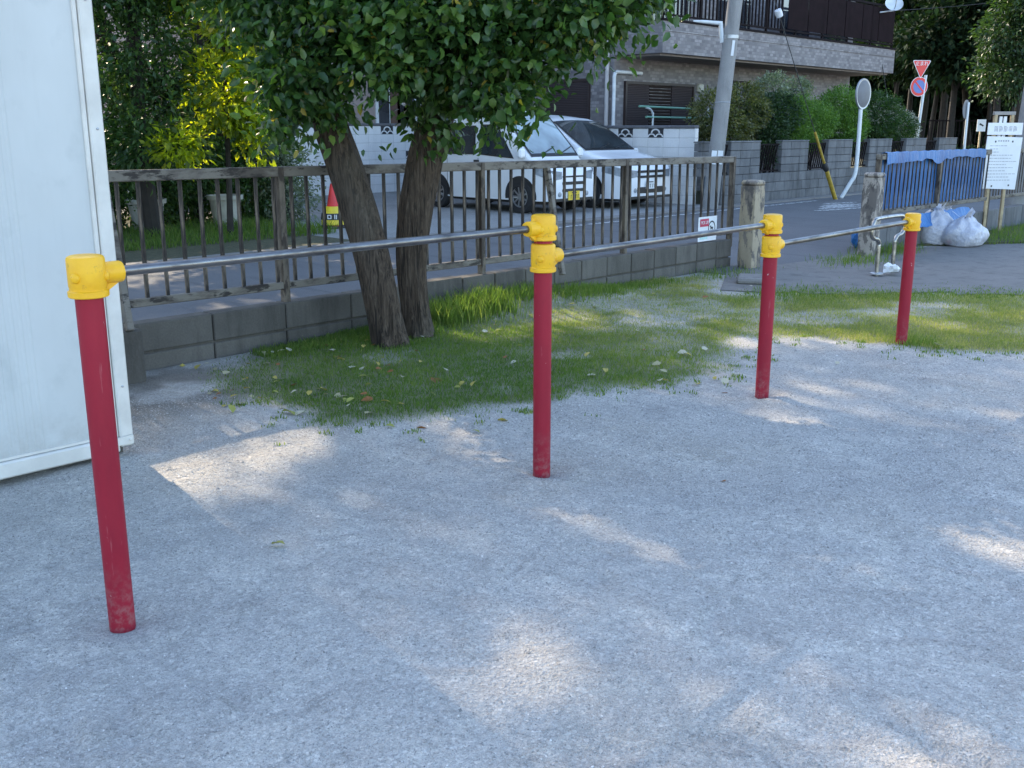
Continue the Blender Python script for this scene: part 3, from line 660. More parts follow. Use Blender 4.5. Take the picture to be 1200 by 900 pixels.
mb = MB(); mb.box(((SX1 - .4) / 2, SY + .65, 2.40), (SX1 + .5, 1.4, .07), None, .01); part('roof', mb, M['shed_frame'], sh)
for z in (.35, .95, 1.55, 2.1):
    mb = MB(); mb.lathe([(.006, 0), (.006, .004), (.001, .006)], 8, (SX1 - .033, SY - .005, z), (0, -1, 0)); part('screw', mb, M['galv'], sh)

# ------------------------------------------------------------------ low block wall, fence, braces
FY = 6.26; WT = .315
lw = thing('low_block_wall', 'weathered low concrete block wall under the rusty park fence', 'wall', (6.4, FY + .07, 0))
mb = MB(); mb.box((5.7, FY + .075, .10), (9.1, .11, .37)); part('core', mb, M['kerb_wall'], lw)
x = 1.2; i = 0
while x < 10.2:
    L = .598 if x < 5.5 else .398
    L = min(L, 10.28 - x)
    h = WT + (random.uniform(-.004, .004))
    mb = MB(); mb.box((x + L / 2, FY + .07, h - .095), (L - .010, .14 + random.uniform(0, .006), .19), None, .007); part('block', mb, M['kerb_wall'], lw)
    sh_ = .2 * (i % 2)
    mb = MB(); mb.box((x + L / 2, FY + .068 + random.uniform(-.004, .004), h - .205 - .09), (L - .010, .14, .18), None, .007); part('block', mb, M['kerb_wall'], lw)
    x += L; i += 1
def fence_run(name, label, x0, x1, y, ztop, zbot, sp, posts, pw, group=None, foot=.28, pm='picket_paint', drop=0.0, slant=0.0, pk_w=.021):
    r = thing(name, label, 'fence', ((x0 + x1) / 2, y, 0))
    cx = (x0 + x1) / 2
    zz = lambda x: -drop * (x - x0) / (x1 - x0)
    mb = MB(); mb.bar((x0, y, ztop - .036 + zz(x0)), (x1, y, ztop - .036 + zz(x1)), .055, .072, (0, 0, 1), .006); part('top_rail', mb, M['rail_paint'], r)
    mb = MB(); mb.bar((x0, y, zbot + zz(x0)), (x1, y, zbot + zz(x1)), .045, .055, (0, 0, 1), .005); part('bottom_rail', mb, M['rail_paint'], r)
    Lp = ztop - .072 - zbot - .027
    pk = MB(); pk.box((0, 0, Lp / 2), (pk_w, pk_w, Lp)); pme = pk.mesh('picket')
    x = x0 + sp * .6
    while x < x1 - .02:
        if min(abs(x - p) for p in posts) > .05:
            o = ob('picket', pme, M[pm], r, (x - cx + random.uniform(-.004, .004), 0, zbot + .026 + zz(x))); o.rotation_euler = (random.uniform(-.006, .006), slant + random.uniform(-.008, .008), random.uniform(-.2, .2))
        x += sp
    for p in posts:
        mb = MB(); mb.box((p, y - .002, (ztop - .004 + foot) / 2 + zz(p)), (.05, .062, ztop - .004 - foot), None, .005); part('post', mb, M['fence_paint'], r)
    return r
f1 = fence_run('park_fence', 'rusty brown picket fence with peeling pale rails along the low wall', 2.35, 10.36, FY + .07, 1.30, .445, .1457, [2.2, 4.24, 6.28, 8.32, 10.33], .05, foot=.27, drop=.05)
# leaning brace and its footing
mb = MB(); p0 = PYp(641, 197, FY + .035); p1 = PYp(659, 322, 6.0); mb.bar(p0, p1, .045, .05, (0, 1, 0), .004); part('brace', mb, M['rail_paint'], f1)
mb = MB(); p0 = PYp(120, 205, FY + .03); p1 = PYp(152, 388, 5.95); mb.bar(p0, p1, .045, .05, (0, 1, 0), .004); part('brace', mb, M['rail_paint'], f1)
for (px, py, lab, hh) in ((658, 345, 'stained square concrete footing under the leaning fence brace by the tall grass', .16), (150, 452, 'dark concrete footing block beside the corner of the white shed', .34)):
    g = G(px, py); mb = MB(); mb.box((g.x, g.y + .12, hh / 2 - .02), (.26, .24, hh + .04), None, .012)
    single('brace_footing', mb, M['kerb_wall'], lab, 'footing', (g.x, g.y + .12, 0))
# small sign on the fence
c = PYp(829, 268, FY + .02); sg = thing('small_sign', 'small red and white PICK UP sign tied to the park fence', 'sign', tuple(c))
RX = Vector((1, 0, .02)).normalized(); UP = Vector((-.02, 0, 1)).normalized()
def plate(w_, h_, cx, cz, y, th=.004): mb = MB(); mb.box((c.x + cx, FY + y, c.z + cz), (w_, th, h_)); return mb
part('board', plate(.37, .27, 0, 0, .02), M['sign_white'], sg)
part('red_panel', plate(.17, .085, -.07, .07, .016, .003), M['sign_pink'], sg)
part('teal_strip', plate(.15, .045, -.075, -.09, .016, .003), M['sign_teal'], sg)
text_on('PICK UP', .052, M['sign_white'], sg, Vector((-.07, FY + .0135 - c.y, .07)), (1, 0, 0), (0, 0, 1), .0, sx=.75)
mb = MB(); n = 24
ring = []
for j in range(n):
    a = 2 * math.pi * j / n; ring.append(((c.x + .082 + math.cos(a) * .072, c.z + .0 + math.sin(a) * .085), (c.x + .082 + math.cos(a) * .058, c.z + math.sin(a) * .070)))
mb.add([(p[0], FY + .0165, p[1]) for q in ring for p in q], [(2 * j, 2 * j + 1, (2 * j + 3) % (2 * n), (2 * j + 2) % (2 * n)) for j in range(n)]); part('ring', mb, M['ink'], sg)
mb = MB(); mb.box((c.x + .082, FY + .0165, c.z + .005), (.05, .002, .022)); mb.box((c.x + .06, FY + .0165, c.z + .022), (.02, .002, .02)); mb.box((c.x + .066, FY + .0165, c.z - .018), (.008, .002, .03)); mb.box((c.x + .1, FY + .0165, c.z - .018), (.008, .002, .03)); part('dog_mark', mb, M['ink'], sg)

# ------------------------------------------------------------------ gate pillars, stone, hoop, paper
def pillar(name, label, x, y, wx, wy, h, m, lean=(0, 0)):
    mb = MB(); n = 14; P = []
    for i in range(n):
        z = -.05 + (h + .05) * i / (n - 1); row = []
        for j in range(24):
            a = 2 * math.pi * j / 24; ca, sa = math.cos(a), math.sin(a); q = max(abs(ca), abs(sa)) ** -1; q = min(q, 1.33)
            k = 1 + .10 * (vnoise(j * .9 + x, z * 7, 1, 4) - .5) + (-.04 if vnoise(j * .5 + y, z * 3 + 5, 1, 8) > .62 else 0)
            row.append((x + ca * q * wx / 2 * k + lean[0] * z, y + sa * q * wy / 2 * k + lean[1] * z, z))
        P.append(row + [row[0]])
    mb.grid(P); mb.f = [f for f in mb.f]
    mb.add([p for p in P[-1][:-1]], [tuple(range(24))]); 
    r = thing(name, label, 'pillar', (x, y, 0)); part('shaft', mb, m, r, True)
    cp = MB(); cp.box((x + lean[0] * h, y + lean[1] * h, h + .03), (wx * 1.0, wy * 1.0, .06), None, .02); part('cap', cp, m, r)
    return r
p_ = PYp(877, 300, 6.05); pillar('gate_pillar', 'peeling tan and grey gate pillar at the end of the park fence', p_.x + .02, 6.05, .22, .2, .93, M['pillar_paint'])
p_ = G(1019, 302); pillar('gate_pillar', 'flaking grey brown gate pillar beside the blue tarp fence', p_.x + .1, p_.y + .08, .2, .2, .97, M['pillar_paint_grey'], (.03, 0))
g = G(880, 332); mb = MB(); mb.box((g.x + .05, g.y + .02, .035), (.45, .3, .06), Matrix.Rotation(.5, 3, 'Z'), .02); single('stepping_stone', mb, M['path_concrete'], 'flat stone slab lying in the grass at the foot of the tan pillar', 'stone', (g.x, g.y, .01))
hx, hy = 10.62, 4.66
hp = [(hx, hy, .0), (hx, hy, .3), (hx, hy, .36), (hx - .05, hy, .405), (hx - .14, hy, .42), (hx - .2, hy, .46), (hx - .2, hy, .54), (hx - .16, hy, .60), (hx - .08, hy, .625)]
hq = [(2 * (hx + .2) - p[0], p[1], p[2]) for p in hp]
# smooth the path
def smooth_path(pts, n=4):
    pts = [Vector(p) for p in pts]; out = []
    for i in range(len(pts) - 1):
        a, b, c_, d = pts[max(i - 1, 0)], pts[i], pts[i + 1], pts[min(i + 2, len(pts) - 1)]
        for k in range(n):
            t = k / n; out.append(.5 * ((2 * b) + (c_ - a) * t + (2 * a - 5 * b + 4 * c_ - d) * t * t + (3 * b - a - 3 * c_ + d) * t ** 3))
    return out + [pts[-1]]
hr = thing('bicycle_barrier', 'bent stainless steel hoop barrier standing on the concrete entrance path', 'barrier', (hx + .2, hy, .035))
mb = MB(); mb.tube(smooth_path(hp + hq[::-1]), .0215, 12); part('hoop', mb, M['tube_steel'], hr, True)
for xx in (hx, hx + .4):
    mb = MB(); mb.lathe([(.07, .03), (.07, .043), (.06, .048), (.022, .05)], 18, (xx, hy, 0)); part('base_plate', mb, M['galv'], hr, True)
def crumple(name, label, c, r, m, cat, seed, n=3, amp=.35, flat=.7):
    import bmesh
    bm = bmesh.new(); bmesh.ops.create_icosphere(bm, subdivisions=n, radius=1)
    for v in bm.verts:
        k = 1 + amp * (float(vnoise(v.co.x * 1.5 + seed, v.co.y * 1.5 + v.co.z * 1.3, 1.6, seed)) - .5) * 2
        v.co = Vector((v.co.x * r[0] * k, v.co.y * r[1] * k, max(-.75 * r[2], v.co.z * r[2] * k)))
    me = bpy.data.meshes.new(name); bm.to_mesh(me); bm.free()
    o = ob(name, me, m, None, (c[0], c[1], c[2] + .74 * r[2])); return tag(o, label, cat)
g = G(1036, 323); crumple('paper_scrap', 'crumpled white paper scrap at the foot of the steel hoop barrier', (g.x + .02, g.y - .06, .036), (.085, .07, .06), M['sign_white'], 'litter', 5, 2, .6)

# ------------------------------------------------------------------ blue tarp fence, bags, notice board
FY2 = 5.56
f2 = fence_run('tarp_fence', 'rusty picket fence backed with blue tarpaulin beyond the entrance path', 12.42, 18.6, FY2, 1.25, .52, .125, [12.46, 14.4, 16.4, 18.4], .05, foot=.03, slant=.03, pk_w=.015)
mb = MB(); rows = []
for i in range(7):
    z = .56 + .66 * i / 6; rows.append([(12.5 + k * .06, FY2 + .016 + .004 * math.sin(k * 1.1 + i * .9 + 2 * math.sin(k * .23)) + .016 * float(vnoise(k * .4, i * .5, 1, 3)), z) for k in range(62)])
mb.grid(rows)
rows = []
for i, (dy, dz) in enumerate(((.034, 1.2), (.036, 1.262), (0, 1.268), (-.038, 1.262), (-.043, 1.215), (-.045, None))):
    rows.append([(12.6 + k * .06, FY2 + dy + .005 * math.sin(k * 2.1), (dz if dz is not None else 1.19 - .085 * float(vnoise(k * .35, 2, 1, 6)) - .02 * math.sin(k * .3)) + .004 * math.sin(k * 1.3)) for k in range(58)])
mb.grid(rows)
tp = single('blue_tarp', mb, M['tarp'], 'crumpled blue tarpaulin draped over and behind the picket fence', 'tarp', (14.4, FY2 + .1, .0), None, True)
mb = MB(); rows = [[(13.5 + k * .066, FY2 - .05 - .10 * (3 - i) / 3 + .02 * float(vnoise(k * .6, i, 1, 9)),   .26 + .17 * i / 3 + .03 * float(vnoise(k * .5, i * 2, 1, 12))) for k in range(32)] for i in range(4)]
mb.grid(rows); single('tarp_flap', mb, M['tarp'], 'loose blue tarpaulin flap hanging under the fence behind the bags', 'tarp', (14.7, FY2 - .05, .05), None, True)
lw2 = thing('retaining_wall', 'dark low concrete retaining wall under the blue tarp fence', 'wall', (15.6, FY2 + .07, 0))
for k in range(15):
    mb = MB(); mb.box((12.7 + k * .402, FY2 + .07, .17), (.392, .12, .32), None, .008); part('block', mb, M['gray_block'], lw2)
def bag(label, c, r, seed, knot):
    import bmesh
    bm = bmesh.new(); bmesh.ops.create_icosphere(bm, subdivisions=5, radius=1)
    for v in bm.verts:
        p = v.co.copy(); a = math.atan2(p.y, p.x)
        k = 1 + .16 * (float(fbm(p.x * 1.3 + seed, p.y * 1.3 + p.z, 1.2, seed)) - .5) * 2 + .05 * math.sin(a * 9 + p.z * 3 + seed) * max(0, p.z) + .03 * (float(vnoise(a * 4, p.z * 6, 1.5, seed)) - .5)
        z = p.z * k
        if z < -.62: z = -.62 - (z + .62) * .05
        sq = 1.0 - .25 * max(0, p.z) ** 2
        v.co = Vector((p.x * r[0] * k * sq, p.y * r[1] * k * sq, z * r[2]))
    me = bpy.data.meshes.new('bag'); bm.to_mesh(me); bm.free(); me.polygons.foreach_set('use_smooth', [True] * len(me.polygons))
    t = thing('garbage_bag', label, 'garbage bag', (c[0], c[1], c[2]), 0, None); z0 = .62 * r[2]
    b = ob('body', me, M['bag'], t, (0, 0, z0))
    mb = MB()
    for k in range(3):
        a = knot + k * 2.0; x0 = .04 * math.cos(a); y0 = .04 * math.sin(a); zt = z0 + r[2] * .86
        mb.add([(x0 - .05 * math.sin(a), y0 + .05 * math.cos(a), zt), (x0 + .05 * math.sin(a), y0 - .05 * math.cos(a), zt), (x0 + .1 * math.cos(a) + .06 * math.sin(a), y0 + .1 * math.sin(a) - .06 * math.cos(a), zt + .09), (x0 + .13 * math.cos(a) - .03, y0 + .13 * math.sin(a), zt + .11 + .02 * k)], [(0, 1, 2, 3), (3, 2, 1, 0)][:1])
    lpart('tied_ears', mb, M['bag'], t)
g = G(1094, 286); bag('tall white garbage bag with a pointed tied top, by the blue tarp fence', (g.x + .0, g.y + .0, .018), (.30, .27, .29), 3, .4)
g = G(1129, 288); bag('round white garbage bag with pink print, foremost of the pile', (g.x - .05, g.y + .0, .018), (.33, .29, .235), 8, 2.1)
g = G(1108, 281); bag('small white garbage bag squeezed behind two larger bags at the fence', (g.x + .0, g.y + .05, .018), (.2, .2, .29), 14, 4.0)
g = G(1004, 296); crumple('blue_bag', 'bright blue stuffed bag behind the flaking gate pillar', (PYp(1010, 285, 6.0).x, 6.0, .008), (.17, .15, .17), M['tarp'], 'bag', 21, 3, .12)
# notice board facing the park
bp = G(1161, 273); ang = math.atan2(-CF.x, CF.y) + R(6)
nb = thing('notice_board', 'white park notice board on two wooden posts with a name plate above', 'notice board', (bp.x, bp.y, .03), ang)
for s in (-.13, .13):
    mb = MB(); mb.box((s, 0, .87), (.045, .045, 1.78), None, .004); o = lpart('post', mb, M['wood_post'], nb)
mb = MB(); mb.box((0, 0, 1.745), (.34, .05, .05), None, .004); lpart('top_beam', mb, M['board_grey'], nb)
mb = MB(); mb.box((-.035, .02, 1.2), (.045, .02, 1.0)); mb.box((.035, .02, 1.2), (.045, .02, 1.0)); lpart('back_slats', mb, M['sign_white'], nb)
mb = MB(); mb.box((.02, -.032, 1.02), (.56, .012, .77), Matrix.Rotation(R(2), 3, 'Y'), .002); bd = lpart('board', mb, M['sign_white'], nb)
mb = MB(); mb.box((.02, -.034, 1.52), (.55, .012, .175), None, .002); nm = lpart('name_plate', mb, M['sign_white'], nb)
mb = MB(); rr = random.Random(5)
for k in range(5):                                   # dense unreadable characters on the name plate
    cx = .02 - .145 + k * .075
    for j in range(4): mb.box((cx + rr.uniform(-.006, .006), -.0405, 1.49 + j * .021), (.05 * rr.uniform(.5, 1), .001, .007))
    for j in range(3): mb.box((cx - .022 + j * .022, -.0408, 1.52), (.007, .001, .085 * rr.uniform(.5, 1)))
lpart('plate_lettering', mb, M['ink_soft'], nm)
mb = MB()
for k in range(13):
    z = 1.32 - k * .046; L = rr.uniform(.12, .42) if k else 0
    x0 = -.19
    while k and x0 < -.19 + L: wv = rr.uniform(.015, .05); mb.box((x0 + wv / 2, -.0395, z), (wv, .001, .009)); x0 += wv + .012
for k in range(5): mb.box((-.06 + k * .038, -.0395, 1.345), (.022, .001, .022))
lpart('faint_text', mb, M['ink_soft'], bd)
mb = MB()
for x_, z_ in ((-.11, 1.335), (.16, 1.335), (-.1, .68), (.17, .69)): mb.box((x_, -.0405, z_), (.022, .002, .026), None, 0)
lpart('clips', mb, M['ink'], bd)

# ------------------------------------------------------------------ main double trunk tree
tb = G(470, 394); TD = 7.62
mt = thing('broadleaf_tree', 'broadleaf tree with two leaning rough barked trunks behind the exercise bars', 'tree', (tb.x, tb.y, 0))
def trunk(pts, name, seed):
    path = smooth_path([PD(a, b, d) for a, b, d, r in pts], 6); rad = []
    rs = [p[3] * .93 for p in pts]; m_ = len(path)
    for i in range(m_):
        t = i / (m_ - 1) * (len(rs) - 1); k = min(int(t), len(rs) - 2); rad.append(rs[k] * (1 - (t - k)) + rs[k + 1] * (t - k))
    mb = MB(); n = 48
    def jit(i, j, a):
        flare = max(0, 1 - i / (m_ * .16)); 
        return 1 + .10 * (float(vnoise(math.cos(a) * 2.4 + seed, math.sin(a) * 2.4 + i * .07, 1.5, seed)) - .5) * 2 + .055 * (float(vnoise(a * 5.1, i * .22, 1.0, seed + 3)) - .5) * 2 + flare * (.10 + .12 * math.sin(a * 5 + seed))
    mb.tube(path, rad, n, True, jit); return part(name, mb, M['bark'], mt, True)
trunk([(459, 410, 7.30, .135), (454, 385, 7.33, .134), (441, 320, 7.36, .136), (424, 255, 7.40, .138), (402, 190, 7.44, .130), (384, 140, 7.46, .122), (362, 60, 7.5, .105), (335, -40, 7.6, .085), (300, -170, 7.7, .05)], 'trunk', 2)
trunk([(492, 396, 7.6, .118), (488, 370, 7.62, .116), (482, 310, 7.66, .128), (487, 250, 7.66, .140), (497, 195, 7.66, .146), (514, 130, 7.66, .132), (534, 40, 7.6, .11), (548, -60, 7.6, .085), (560, -200, 7.7, .05)], 'trunk', 9)
main_blobs = [bl(420, 10, 7.3, .60, .6, .34), bl(550, 30, 7.2, .58, .55, .36), bl(345, 85, 7.1, .28, .3, .30), bl(582, 80, 7.0, .24, .3, .34), bl(680, 5, 7.0, .34, .4, .28), bl(745, -30, 7.0, .30, .3, .20), bl(455, 62, 7.0, .34, .34, .26),
              bl(330, -20, 7.5, .6, .6, .42), bl(598, 128, 6.9, .11, .14, .16), bl(515, 95, 7.3, .2, .26, .22), bl(632, 45, 7.0, .22, .3, .26), bl(385, 118, 7.2, .16, .2, .14), bl(507, 135, 7.55, .13, .15, .24), bl(330, 140, 7.2, .11, .13, .14),
              bl(450, -150, 7.7, 1.3, 1.3, .75), bl(610, -190, 7.6, 1.2, 1.2, .75), bl(330, -220, 7.7, 1.2, 1.2, .9), bl(540, -370, 7.7, 1.2, 1.2, .9), bl(730, -150, 7.4, .7, .9, .55), bl(240, -100, 7.8, .7, .7, .5), bl(400, -480, 7.8, 1.0, 1.0, .8)]
mb = MB()
P_ = [PD(362, 60, 7.5), PD(335, -40, 7.6), PD(525, 40, 7.6), PD(548, -60, 7.6), PD(384, 140, 7.46), PD(505, 130, 7.66)]
for b in main_blobs:
    q = min(P_, key=lambda p: (p - Vector(b[:3])).length + random.uniform(0, .3)); limb(mb, q, Vector(b[:3]), .04, .01, .08, 6, 6)
part('limbs', mb, M['bark'], mt, True)
nb_low = 14
pos1, out1, cv1 = blob_points(main_blobs[:nb_low], 2100, 11, .075, .25)
pos2, out2, cv2 = blob_points(main_blobs[nb_low:], 4200, 9, .09, .2)
kk = ~sun_cut(pos2); pos2, out2, cv2 = pos2[kk], out2[kk], cv2[kk]
# drooping sprigs seen against the wall and the van
sp = []
for (px, py, k, rr_) in ((515, 152, 5, .05), (440, 172, 4, .06), (560, 160, 9, .08), (610, 168, 9, .06), (640, 178, 3, .03), (325, 150, 12, .10), (365, 175, 10, .07), (350, 160, 10, .08), (790, 20, 16, .10), (740, 55, 14, .09), (700, 70, 16, .10), (655, 105, 14, .1), (628, 128, 12, .08), (585, 150, 12, .09), (505, 168, 16, .07), (545, 140, 14, .1)):
    p = PD(px, py, 6.95 if px != 505 else 7.42)
    for i in range(k): sp.append((p.x + rng.normal(0, rr_), p.y + rng.normal(0, rr_), p.z + rng.normal(0, rr_ * .8)))
sp = np.array(sp); spo = rng.normal(0, .6, sp.shape); spo[:, 2] -= .5
pos = np.concatenate([pos1, pos2, sp]); out = np.concatenate([out1, out2, spo]); cv = np.concatenate([cv1, cv2, np.zeros(len(sp))])
d_, n_ = leaf_frames(pos, out, len(pos), .55, .35, 1.3); size = .080 * rng.uniform(.6, 1.2, len(pos)); vv = np.clip(.42 + cv + rng.normal(0, .16, len(pos)), 0, .93)
yel = rng.random(len(pos)) < .012; vv[yel] = 1.0
# the 300 leaves nearest the camera inside the frame are parts of their own
dep = pos[:, 0] * CF.x + pos[:, 1] * CF.y; lat = pos[:, 0] * CR.x + pos[:, 1] * CR.y; rowp = 450 - F * ((pos[:, 2] - H) * math.cos(PITCH) + dep * math.sin(PITCH)) / (dep * math.cos(PITCH) - (pos[:, 2] - H) * math.sin(PITCH))
inf = (np.abs(lat / dep) < .5) & (rowp > 5); order = np.argsort(np.where(inf, dep, 1e9))[:300]
keep = np.ones(len(pos), bool); keep[order] = False
V, Fc, k = leaf_geom(pos[keep], d_[keep], n_[keep], size[keep], True)
o = ob('crown', np_mesh('crown', V - np.array([tb.x, tb.y, 0]), Fc, {'v': np.repeat(vv[keep], k)}), M['leaf_main'], mt); o['kind'] = 'stuff'
leafmes = []
for q in range(6):
    L = LEAF8.copy(); L[:, 1] *= .78 * (1 + .1 * (q % 3)); L[5, 2] -= .05 * q
    leafmes.append(np_mesh('leaf', L, LF8, {'v': np.full(8, .3 + .11 * q)}))
for me in leafmes: me.materials.append(M['leaf_main'])
for i in order:
    o = ob('leaf', leafmes[int(rng.integers(0, 6))], None, mt); b_ = np.cross(n_[i], d_[i]); s_ = size[i]
    mm = Matrix(((d_[i][0], b_[0], n_[i][0]), (d_[i][1], b_[1], n_[i][1]), (d_[i][2], b_[2], n_[i][2]))).to_4x4()
    o.matrix_local = Matrix.Translation(Vector(pos[i]) - Vector((tb.x, tb.y, 0))) @ mm @ Matrix.Scale(s_, 4)
# young shoot growing at the foot of the left trunk
g = G(440, 405); mb = MB(); sh_p = [(g.x, g.y, 0), (g.x - .01, g.y, .25), (g.x + .01, g.y, .5), (g.x, g.y + .01, .72)]; mb.tube(sh_p, [.006, .005, .004, .002], 6)
ys_r = thing('young_shoot', 'thin green leafy shoot growing at the foot of the left trunk', 'plant', (g.x, g.y, 0)); part('stem', mb, M['twig'], ys_r)
lp = np.array([(g.x, g.y, z) for z in np.repeat(np.linspace(.12, .72, 9), 2)]); lo_ = rng.normal(0, 1, lp.shape); lo_[:, 2] = .2
dd, nn = leaf_frames(lp, lo_, len(lp), .8, 0); V, Fc, k = leaf_geom(lp, dd, nn, np.full(len(lp), .06), True); ob('leaves', np_mesh('leaves', V - np.array([g.x, g.y, 0]), Fc, {'v': np.repeat(rng.uniform(.75, .97, len(lp)), k)}), M['leaf_main'], ys_r)

# ------------------------------------------------------------------ fallen leaves
fl = []
for q in range(5):
    L = LEAF8.copy(); L[:, 1] *= .6 + .1 * q; L[:, 2] += .06 * np.sin(L[:, 0] * 3 + q); 
    m_ = np_mesh('fallen_leaf', L, LF8, {'v': np.full(8, (.05, .35, .55, .8, 1.0)[q])}); m_.materials.append(M['fallen']); fl.append(m_)
def leaf_at(x, y, s, q, tilt=.15):
    o = ob('fallen_leaf', fl[q], None, None, (x, y, float(relief(np.array([x]), np.array([y]))[0]) + (.022 if lawn_mask(np.array([x]), np.array([y]))[0] > .5 else .006)))
    o.scale = (s, s, s); o.rotation_euler = (random.uniform(-tilt, tilt), random.uniform(-tilt, tilt), random.uniform(0, 6.28))
    nm = ('pale green', 'yellow', 'cream', 'brown', 'whitish')[q]
    tag(o, nm + ' fallen leaf lying on the lawn or gravel near the tree', 'leaf', nm + ' fallen leaves')
for (px, py, s, q) in ((505, 446, .12, 3), (553, 456, .07, 1), (532, 457, .06, 0), (404, 427, .07, 1), (595, 494, .08, 1), (562, 506, .05, 0), (488, 499, .07, 3), (375, 457, .08, 1), (397, 467, .06, 4), (345, 487, .11, 0), (420, 446, .07, 0), (440, 427, .06, 1), (425, 434, .05, 4), (463, 500, .06, 0), (273, 485, .09, 0), (262, 443, .07, 2), (255, 433, .05, 2), (210, 430, .08, 1), (230, 435, .08, 1), (250, 418, .06, 1), (278, 413, .06, 2), (325, 392, .07, 2), (368, 388, .08, 1), (395, 385, .06, 4), (670, 340, .08, 4), (760, 352, .06, 2), (675, 363, .07, 1), (700, 362, .07, 4), (745, 390, .06, 2), (775, 448, .06, 1), (605, 478, .05, 4), (497, 400, .06, 4), (565, 392, .05, 4), (605, 425, .05, 4), (620, 360, .08, 0), (610, 358, .09, 2), (880, 337, .06, 4), (1098, 407, .08, 4), (980, 428, .04, 4), (850, 562, .035, 3), (318, 637, .07, 0)):
    g = G(px, py); leaf_at(g.x, g.y, s, q, .5)
for i in range(110):
    a = rng.random()
    if a < .6: g = G(rng.uniform(240, 480), rng.uniform(395, 490))
    else: g = G(rng.uniform(480, 860), rng.uniform(345, 470))
    if g.y < 6.15: leaf_at(g.x, g.y, rng.uniform(.03, .07), int(rng.integers(0, 5)), .5)

# ------------------------------------------------------------------ utility poles
def pole(label, base, r0, r1, h, lean, m='pole_concrete'):
    r = thing('utility_pole', label, 'utility pole', tuple(base)); b = Vector(base); t = b + Vector(lean) * h + Vector((0, 0, h))
    mb = MB(); mb.tube([b - Vector((0, 0, .1)), b + (t - b) * .33, b + (t - b) * .66, t], [r0, r0 * .67 + r1 * .33, r0 * .33 + r1 * .67, r1], 24); part('shaft', mb, M[m], r, True)
    return r, b, t
pb = G(844, 246); up1, b1, t1 = pole('leaning grey concrete utility pole behind the park fence', (pb.x, pb.y + .25, 0), .155, .115, 9.0, tuple(CR * .078))
def along(z): return b1 + (t1 - b1) * (z / 9.0)
for z in (3.25,):
    mb = MB(); q = along(z); mb.lathe([(.14, -.035), (.149, -.03), (.149, .03), (.14, .035)], 24, q); part('band', mb, M['galv'], up1, True)
q = along(3.2); mb = MB(); d = -CR * .9 + Vector((0, 0, .05)); mb.tube([q - CR * .15 - Vector((0, 0, .05)), q - CR * .2 + Vector((0, 0, .3)), q - CR * .55 + Vector((0, 0, .33)), q - CR * .72 + Vector((0, 0, .34))], [.045, .05, .03, .015], 10); part('bracket', mb, M['pole_white'], up1, True)
q = along(2.9) - CF * .142 + CR * .04; mb = MB(); mb.bar(q, q + (t1 - b1).normalized() * .28, .05, .012, tuple(CF)); part('number_plate', mb, M['sign_white'], up1)
for dx in (-.07, .05):
    q = along(.88) - CF * .158 + CR * dx; mb = MB(); mb.bar(q, q + (t1 - b1).normalized() * .26, .10, .008, tuple(CF)); part('paper_notice', mb, M['sign_white'], up1)
q = along(2.0); mb = MB(); mb.lathe([(.147, -.008), (.151, 0), (.147, .008)], 24, along(2.05)); part('strap', mb, M['galv'], up1, True)
pb = G(1186, 262); up2, b2, t2 = pole('grey concrete utility pole standing in grass behind the notice board', (pb.x, pb.y, 0), .17, .12, 9.5, tuple(CR * .045))
q = b2 + (t2 - b2) * (1.55 / 9.5); mb = MB(); mb.box(q + CR * .1 - CF * .19, (.3, .16, .5), Matrix.Rotation(-YAW, 3, 'Z'), .02); part('junction_box', mb, M['board_grey'], up2)
# guy wires with yellow guards
def guy(label, base, mid, top, gl, dark=.35):
    r = thing('guy_wire', label, 'guy wire', tuple(base)); b = Vector(base); t = Vector(top); d = (t - b).normalized()
    mb = MB(); mb.tube([b, t], .009, 6); part('wire', mb, M['wire'], r)
    mb = MB(); mb.tube([b, b + d * gl * .45], .048, 12); part('guard', mb, M['guard_yellow'], r, True)
    mb = MB(); mb.lathe([(.05, 0), (.068, .05), (.06, .16), (.035, .2)], 12, b + d * gl * .44, tuple(d)); part('collar', mb, M['guard_black'], r, True)
    mb = MB(); mb.tube([b + d * (gl * .45 + .12), b + d * gl], .03, 10); part('guard', mb, M['guard_yellow'], r, True)
    return r, b, d
gb = G(979, 234); p155 = PYp(955, 155, gb.y + .12); tdir = (p155 - gb).normalized()
r_, b_, d__ = guy('slanted guy wire with yellow and black guard in front of the hedge', tuple(gb), None, tuple(gb + tdir * 10.5), (p155 - gb).length)
mb = MB(); mb.lathe([(.02, -.09), (.07, -.07), (.075, 0), (.07, .07), (.02, .09)], 12, b_ + d__ * 4.55, tuple(d__)); part('insulator', mb, M['insulator'], r_, True)
q0 = PD(1052, 200, 31); q1 = PD(1023, 0, 31); dq = (q1 - q0).normalized(); q0 = q0 - dq * (q0.z / dq.z)
guy('far guy wire with short yellow guard beside the white flowering shrub', tuple(q0), None, tuple(q0 + dq * 11), (PD(1048, 158, 31) - q0).length)

